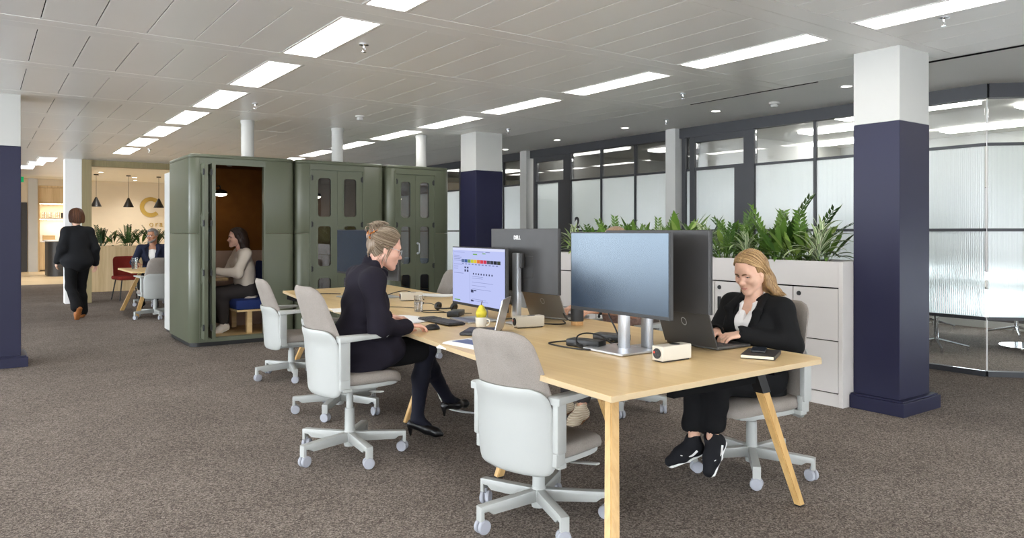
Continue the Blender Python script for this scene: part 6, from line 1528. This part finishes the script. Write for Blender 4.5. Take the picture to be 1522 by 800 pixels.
# --- woman walking away -------------------------------------------------------------
def hair_bob(f, J, HM):
    skull(f, 0.006, r=0.018); f.ell((-0.035, 0, 0.0), (0.085, 0.095, 0.095), k=0.03); f.ell((-0.05, 0, -0.05), (0.07, 0.085, 0.05), k=0.03)
    f.cut(lambda x, y, z: np.maximum(0.02-x, z-0.05), (0.02, -0.12, -0.2), (0.16, 0.12, 0.05), 0.012)
WK = dict(pelvis=V3(0, 0, 0.93), hem=V3(0, 0, 0.905), chest=V3(0.02, 0, 1.22), neck=V3(0.03, 0, 1.435), head=V3(0.055, 0, 1.575), turn=(0.05, 0.05, 0.0),
    sh_l=V3(0.01, 0.162, 1.355), sh_r=V3(0.01, -0.162, 1.355), el_l=V3(-0.02, 0.235, 1.09), el_r=V3(-0.04, -0.245, 1.09), wr_l=V3(0.14, 0.235, 0.90), wr_r=V3(0.03, -0.28, 0.86),
    hand_l=((0.5, -0.05, -0.85), (0.1, 1, 0), dict(curl=(0.35, 0.4, 0.3))), hand_r=((0.25, -0.15, -0.95), (0.1, -1, 0), dict(curl=(0.35, 0.4, 0.3))),
    hip_l=V3(0, 0.09, 0.90), hip_r=V3(0, -0.09, 0.90), kn_l=V3(0.02, 0.095, 0.50), kn_r=V3(0.10, -0.085, 0.49), an_l=V3(-0.19, 0.085, 0.195), toe_l=V3(-0.08, 0.08, 0.04), an_r=V3(0.06, -0.09, 0.10), toe_r=V3(0.22, -0.11, 0.035),
    sole_l=(V3(0.42, 0, -0.90), V3(0.90, 0, 0.42)))
t, HM, hr = person('woman in black with a brown bob walking away past the far table', (1.24, 13.35), math.radians(108), WK, dict(hs=0.93, skin=SK1, q=1.5,
    top=dict(name='jacket', mat=C_JACK, ease=0.026, wob=0.004, hip=0.035, collar=True, wide=1.36), bottom=dict(name='trousers', mat=C_BLACK, ease=0.016, length=0.97, cuff=0.085, wob=0.005), shoe=trainer(TANS, TANS), hair=dict(mat=H_BROWN, fn=hair_bob)))

CG = [[(0.05, 0.0, 0.142), (0.055, 0.06, 0.125), (0.035, 0.098, 0.06), (0.02, 0.106, -0.02), (0.01, 0.098, -0.085)], [(-0.02, 0.0, 0.162), (-0.03, 0.07, 0.14), (-0.045, 0.106, 0.06), (-0.055, 0.108, -0.02), (-0.055, 0.094, -0.095)], [(-0.05, 0.0, 0.155), (-0.09, 0.045, 0.125), (-0.118, 0.062, 0.06), (-0.125, 0.06, -0.02), (-0.118, 0.05, -0.10)], [(-0.06, 0.0, 0.15), (-0.11, 0.0, 0.12), (-0.136, 0.0, 0.06), (-0.14, 0.0, -0.02), (-0.128, 0.0, -0.10)]]
strands(hr, HM, CG, 260, [tone('auburn_a', rgb(70, 42, 28)), tone('auburn_b', rgb(104, 66, 42))], 0.0030, 0.005, 3)

# --- man at the far table --------------------------------------------------------------
def hair_man(f, J, HM):
    skull(f, 0.004, r=0.012); f.ell((0.02, 0, 0.105), (0.07, 0.062, 0.030), k=0.02)
    f.chain([(-0.005, -0.074, -0.03), (0.03, -0.060, -0.082), (0.078, -0.022, -0.112), (0.078, 0.022, -0.112), (0.03, 0.060, -0.082), (-0.005, 0.074, -0.03)], [0.008, 0.016, 0.018, 0.018, 0.016, 0.008], k=0.02)
    f.chain([(0.100, -0.024, -0.060), (0.105, 0, -0.054), (0.100, 0.024, -0.060)], [0.004, 0.006, 0.004], k=0.01)
MN = dict(pelvis=V3(0.0, 0, 0.57), chest=V3(0.03, 0, 0.90), neck=V3(0.045, 0, 1.13), head=V3(0.085, 0, 1.275), turn=(0.0, -0.45, 0.05),
    sh_l=V3(0.03, 0.21, 1.055), sh_r=V3(0.03, -0.21, 1.055), el_l=V3(0.16, 0.29, 0.80), el_r=V3(0.14, -0.30, 0.80), wr_l=V3(0.36, 0.14, 0.785), wr_r=V3(0.34, -0.20, 0.785),
    hand_l=((0.9, -0.3, -0.1), (0, 0.2, 1), dict(curl=(0.3, 0.4, 0.3))), hand_r=((0.9, 0.3, -0.1), (0, -0.2, 1), dict(curl=(0.3, 0.4, 0.3))),
    hip_l=V3(0.02, 0.10, 0.545), hip_r=V3(0.02, -0.10, 0.545), kn_l=V3(0.40, 0.14, 0.545), kn_r=V3(0.40, -0.12, 0.545), an_l=V3(0.40, 0.12, 0.105), toe_l=V3(0.57, 0.15, 0.035), an_r=V3(0.42, -0.10, 0.105), toe_r=V3(0.58, -0.14, 0.035))
person('bearded man in a navy blazer and glasses seated at the far table', (2.60, 14.95), math.radians(-112), MN, dict(hs=0.95, skin=SK3, q=1.5, male=True,
    top=dict(name='blazer', mat=C_NAVY, vee=(0.74, 0.34), lapel=True, ease=0.016), shirt=dict(mat=C_WHITE, closed=True), bottom=dict(name='trousers', mat=C_BLACK, ease=0.012, length=0.92), shoe=trainer(SHOE_MESH, SOLE_W), hair=dict(mat=H_SALT, fn=hair_man), brow=B_DARK, glasses=M['black']))
# ================================================================== THE FAR END
# small table with the seated man
t = thing('small_table', 'small oak table on splayed legs in front of the bearded man', 'table', (2.85, 13.60, 0))
m = MB(); m.prism(rrect(1.85, 1.45, 0.03, 4), TZ-0.026, TZ, None, 0.002); m.obj('tabletop', M['oak_top'], t)
for sx in (-1, 1):
    for sy in (-1, 1):
        a, b = Vector((sx*0.60, sy*0.42, 0.705)), Vector((sx*0.86, sy*0.70, 0.0)); m = MB(); w = 0.028
        vs = [(b.x-w, b.y-w, 0), (b.x+w, b.y-w, 0), (b.x+w, b.y+w, 0), (b.x-w, b.y+w, 0), (a.x-w, a.y-w, a.z), (a.x+w, a.y-w, a.z), (a.x+w, a.y+w, a.z), (a.x-w, a.y+w, a.z)]
        m.add(vs, [[3, 2, 1, 0], [4, 5, 6, 7], [0, 1, 5, 4], [1, 2, 6, 5], [2, 3, 7, 6], [3, 0, 4, 7]]); m.obj('leg', M['oak_leg'], t)
m = MB(); m.span((-0.62, -0.44, 0.67), (0.62, -0.40, 0.704)); m.span((-0.62, 0.40, 0.67), (0.62, 0.44, 0.704)); m.span((-0.62, -0.44, 0.67), (-0.58, 0.44, 0.704)); m.span((0.58, -0.44, 0.67), (0.62, 0.44, 0.704)); m.obj('under_frame', M['black'], t)
t = thing('empty_glass', 'tall glass on the small far table left of the bearded man', 'glass', (2.10, 13.75, TZ))
m = MB(); m.lathe([(0, 0.001), (0.042, 0.001), (0.050, 0.19), (0.046, 0.19), (0.039, 0.008), (0, 0.008)], 24); m.obj('tumbler', M['pane'], t, True)
m = MB(); m.lathe([(0.0385, 0.009), (0.045, 0.12), (0, 0.12)], 20); m.obj('drink', M['water'], t, True)
t = thing('coffee_mug', 'white mug with a dark spot on the small far table', 'mug', (2.30, 13.45, TZ))
m = MB(); m.lathe([(0, 0.001), (0.048, 0.001), (0.052, 0.095), (0.048, 0.095), (0.045, 0.01), (0, 0.01)], 24); m.obj('cup', M['ceramic'], t, True)
m = MB(); m.cyl((-0.02, -0.047, 0.05), (-0.021, -0.0525, 0.05), 0.028, seg=16); m.obj('printed_spot', M['black'], t)
# chair under the man and a red chair behind the table
task_chair('chair under the bearded man at the small far table', 2.60, 14.98, math.radians(-112), 0.44, 0.2)
t = thing('red_chair', 'dark red armchair behind the small far table', 'chair', (2.42, 16.55, 0), math.radians(-80))
m = slab_pad(0.42, 0.86, lambda z: 0.24, lambda z: -0.24-0.1*(z-0.42), 0.06, 0.08, curve=0.9); m.obj('backrest', M['red_fabric'], t, 60)
m = MB(); m.span((-0.25, -0.25, 0.40), (0.25, 0.25, 0.48), 0.03); m.obj('seat', M['red_fabric'], t, 40)
for sx in (-1, 1):
    for sy in (-1, 1):
        m = MB(); m.cyl((sx*0.24, sy*0.24, 0), (sx*0.18, sy*0.18, 0.41), 0.011, 0.013, 10); m.obj('leg', M['black'], t, True)
# planter counter with fluted oak boards
t = thing('planter_counter', 'low oak planter counter with plants in front of the cafe', 'planter', (2.02, 19.0, 0))
m = MB(); m.span((0.012, 0.012, 0), (4.0, 0.55, 1.0)); m.span((0.0, 0.0, 1.0), (4.01, 0.03, 1.03)); m.span((0, 0.53, 1.0), (4.01, 0.56, 1.03)); m.span((0, 0, 1.0), (0.03, 0.56, 1.03)); m.obj('box', M['oak_panel'], t)
m = MB(); m.span((0.03, 0.03, 0.98), (3.98, 0.53, 1.012)); m.obj('soil', M['soil'], t)
m = MB(); m.span((0.002, 0, 0.02), (0.497, 0.0115, 0.998), 0.002); b0 = m.obj('board', M['oak_panel'], t)
for i in range(1, 8): part_copy(b0, t, (0.5*i, 0, 0))
rp = random.Random(5)
for i, (px, kd, sc) in enumerate(((2.25, 'zd', 0.95), (2.50, 'bd', 0.9), (2.80, 'zd', 0.95), (3.08, 'bd', 0.95), (3.38, 'zd', 0.95), (3.72, 'br', 1.1), (4.1, 'zd', 0.95))):
    plant('cafe_plant', 'dark leafy plant in the oak planter counter, %s from its left end' % (ORD[i] if i else 'first'), (px, 19.27, 1.013), kd, 'plants in the oak planter counter', sc, 13)
# pendant lamps over the cafe
for i, px in enumerate((143, 191, 236)):
    t_ = (px-761.0)/1103.0; Y_ = 26.6+1.2*i*0.0; d_ = Y_/(math.cos(YAW)-t_*math.sin(YAW)); X_ = d_*(math.sin(YAW)+t_*math.cos(YAW))
    t = thing('pendant_lamp', 'black cone pendant lamp over the cafe, %s of three from the left' % ('first' if i == 0 else ORD[i]), 'lamp', (X_, Y_, 3.17), 0, 'black cone pendants')
    m = MB(); m.cyl((0, 0, -0.001), (0, 0, -0.03), 0.07, seg=20); m.obj('ceiling_rose', M['black'], t, True)
    m = MB(); m.cyl((0, 0, -0.03), (0, 0, -0.74), 0.006, seg=6); m.obj('cord', M['rubber'], t)
    m = MB(); m.lathe([(0.02, -0.72), (0.035, -0.74), (0.16, -1.02), (0.155, -1.02), (0.03, -0.75), (0, -0.75)], 24); m.obj('shade', M['black'], t, True)
    m = MB(); m.ell((0, 0, -0.93), (0.04, 0.04, 0.05)); m.obj('bulb', M['warm_strip'], t, True)
for i, (px, py) in enumerate(((150, 256), (184, 249), (201, 268))):
    x, y = floor_at(px, py, 3.17)
    t = thing('cafe_downlight', 'small downlight in the cafe ceiling, %s of three' % ('first' if i == 0 else ORD[i]), 'light', (x, y, 3.17), 0, 'cafe downlights')
    m = MB(); m.lathe([(0.07, 0.0), (0.07, -0.008), (0.09, -0.008), (0.09, 0.0)], 18); m.obj('trim_ring', M['white_paint'], t, True)
    m = MB(); m.lathe([(0, -0.005), (0.069, -0.005), (0.069, 0.001), (0, 0.001)], 18); m.obj('diffuser', M['lamp_small'], t)
def cafe_spot(x, y, w):  # spot added to brighten the cafe, at seen and unseen downlights alike
    l = bpy.data.lights.new('cafe_fill_beam', 'SPOT'); l.energy = w; l.spot_size = 2.4; l.spot_blend = 0.8; l.shadow_soft_size = 0.07; l.color = (1.0, 0.97, 0.93)
    o = bpy.data.objects.new('cafe_fill_beam', l); COL.objects.link(o); o.location = (x, y, 3.15)
for o_ in [q for q in bpy.data.objects if q.name.startswith('cafe_downlight')]: cafe_spot(o_.location.x, o_.location.y, 90)
for x, y in ((5.5, 19), (7.5, 19), (9.5, 19), (6.0, 22.5), (8.5, 22.5), (4.2, 27.5), (5.4, 28.0), (7.5, 27), (1.2, 25.5), (0.2, 23), (-1.5, 25), (2.6, 28.4)):  # unseen lights added only to lift the cafe's brightness
    t = thing('cafe_downlight', 'added downlight in the cafe ceiling, unseen, put in to brighten it', 'light', (x, y, 3.17), 0, 'added cafe lights out of view')
    m = MB(); m.lathe([(0, -0.005), (0.069, -0.005), (0.069, 0.001), (0, 0.001)], 18); m.obj('diffuser', M['lamp_small'], t)
    cafe_spot(x, y, 90)
# kitchen niche: shelf, lit back panel, worktop, cabinet
t = thing('kitchen_niche', 'oak kitchen niche with lit shelf and worktop at the far end', 'cabinet', (1.62, 30.12, 0))
m = MB(); m.span((0.0, -0.02, 0), (0.05, 0.55, 2.95)); m.span((1.07, -0.02, 0), (1.12, 0.55, 2.95)); m.span((0.05, -0.02, 2.88), (1.07, 0.55, 2.95)); m.obj('frame', M['oak_panel'], t)
m = MB(); m.span((0.051, 0.02, 2.38), (1.069, 0.10, 2.87)); m.obj('upper_panel', M['oak_panel'], t)
m = MB(); m.span((0.051, 0.02, 1.80), (1.069, 0.54, 1.84)); m.span((0.051, 0.02, 2.33), (1.069, 0.54, 2.375)); m.obj('shelf', M['oak_panel'], t)
m = MB(); m.span((0.06, 0.10, 1.775), (1.06, 0.14, 1.798)); m.span((0.06, 0.10, 2.31), (1.06, 0.13, 2.328)); m.obj('strip_light', M['warm_strip'], t)
m = MB(); m.span((0.051, 0.53, 1.04), (1.069, 0.55, 1.80)); m.obj('splashback', M['white_paint'], t)
m = MB(); m.span((0.051, 0.0, 1.0), (1.069, 0.529, 1.04)); m.obj('worktop', M['paper'], t)
for i in range(2):
    m = MB(); m.span((0.055+i*0.51, 0.0, 0.06), (0.56+i*0.505, 0.02, 0.99), 0.002); m.obj('door', M['oak_panel'], t)
for i in range(9):
    g = thing('shelf_glass', 'clear tumbler on the niche shelf, %s from the left' % ('first' if i == 0 else ORD[i]), 'glass', (1.72+i*0.065, 30.30+0.05*(i % 2), 1.842), 0, 'glasses on the niche shelf')
    m = MB(); m.lathe([(0, 0.001), (0.026, 0.001), (0.030, 0.20), (0.027, 0.20), (0.024, 0.01), (0, 0.01)], 12); m.obj('tumbler', M['ceramic'] if i % 3 == 0 else M['pane'], g, True)
for i in range(5):
    g = thing('dark_mug', 'dark mug on the niche shelf right of the glasses, %s from the left' % ('first' if i == 0 else ORD[i]), 'mug', (2.34+i*0.075, 30.32, 1.842), 0, 'dark mugs on the niche shelf')
    m = MB(); m.lathe([(0, 0.001), (0.032, 0.001), (0.034, 0.18), (0.030, 0.18), (0.028, 0.01), (0, 0.01)], 12); m.obj('cup', M['mug_black'], g, True)
t = thing('serving_box', 'small wooden box on the niche worktop', 'box', (1.95, 30.32, 1.042)); m = MB(); m.span((-0.18, -0.12, 0), (0.18, 0.12, 0.17), 0.01); m.obj('body', M['ply'], t); m = MB(); m.span((-0.185, -0.125, 0.171), (0.185, 0.125, 0.19), 0.004); m.obj('lid', M['ply'], t)
for z_ in (1.79, 2.32):
    l = bpy.data.lights.new('strip_beam', 'AREA'); l.shape = 'RECTANGLE'; l.size = 0.95; l.size_y = 0.03; l.energy = 6; l.color = (1.0, 0.92, 0.8)
    o = bpy.data.objects.new('strip_beam', l); COL.objects.link(o); o.location = (2.18, 30.30, z_-0.02)
# rounded dark counter
t = thing('rounded_counter', 'dark rounded counter end with a pale top before the kitchen niche', 'counter', (1.98, 27.1, 0))
m = MB(); m.prism(rrect(0.62, 1.6, 0.28, 8), 0, 1.06); m.obj('body', M['dark_grey'], t, True)
m = MB(); m.prism(rrect(0.70, 1.68, 0.30, 8), 1.061, 1.10, None, 0.005); m.obj('counter_top', M['paper'], t, True)
# meeting room: white table and star-base chairs seen under the film
t = thing('meeting_table', 'long white meeting table behind the fluted glass', 'table', (9.9, 4.4, 0))
m = MB(); m.prism(rrect(1.3, 3.4, 0.2, 6), 0.70, 0.73, None, 0.003); m.obj('tabletop', M['white_paint'], t)
for y_ in (-0.9, 0.9):
    m = MB(); m.cyl((0, y_, 0.03), (0, y_, 0.70), 0.05, seg=16); m.cyl((0, y_, 0), (0, y_, 0.03), 0.30, seg=24); m.obj('leg', M['chrome'], t, True)
def star_chair(label, x, y, rz):
    t = thing('meeting_chair', label, 'chair', (x, y, 0), rz, 'meeting room chairs')
    m = slab_pad(0.46, 0.86, lambda z: 0.23, lambda z: -0.22-0.2*(z-0.46), 0.04, 0.07); m.obj('backrest', M['dark_grey'], t, 60)
    m = MB(); m.span((-0.23, -0.23, 0.42), (0.23, 0.23, 0.47), 0.02); m.obj('seat', M['dark_grey'], t, 40)
    m = MB(); m.cyl((0, 0, 0.08), (0, 0, 0.42), 0.025, seg=12); m.obj('column', M['chrome'], t, True)
    for i in range(4):
        a = i*PI/2+0.4; m = MB(); m.tube([(0.02*math.cos(a), 0.02*math.sin(a), 0.12), (0.33*math.cos(a), 0.33*math.sin(a), 0.05)], [0.017, 0.012], 8); m.cyl((0.32*math.cos(a), 0.32*math.sin(a), 0), (0.32*math.cos(a), 0.32*math.sin(a), 0.05), 0.014, seg=10); m.obj('base_leg', M['chrome'], t, True)
MC = ['nearest the glass corner', 'second behind the fluted glass', 'third behind the fluted glass', 'fourth behind the fluted glass', 'at the far side of the meeting table', 'second at the far side of the meeting table']
for i, (x, y, a) in enumerate(((8.95, 4.1, 0.2), (9.35, 3.05, 1.2), (8.95, 5.2, -0.1), (10.1, 2.5, 1.6), (10.9, 4.0, 3.2), (10.9, 5.1, 3.0))): star_chair('grey star-base meeting chair, '+MC[i], x, y, a)
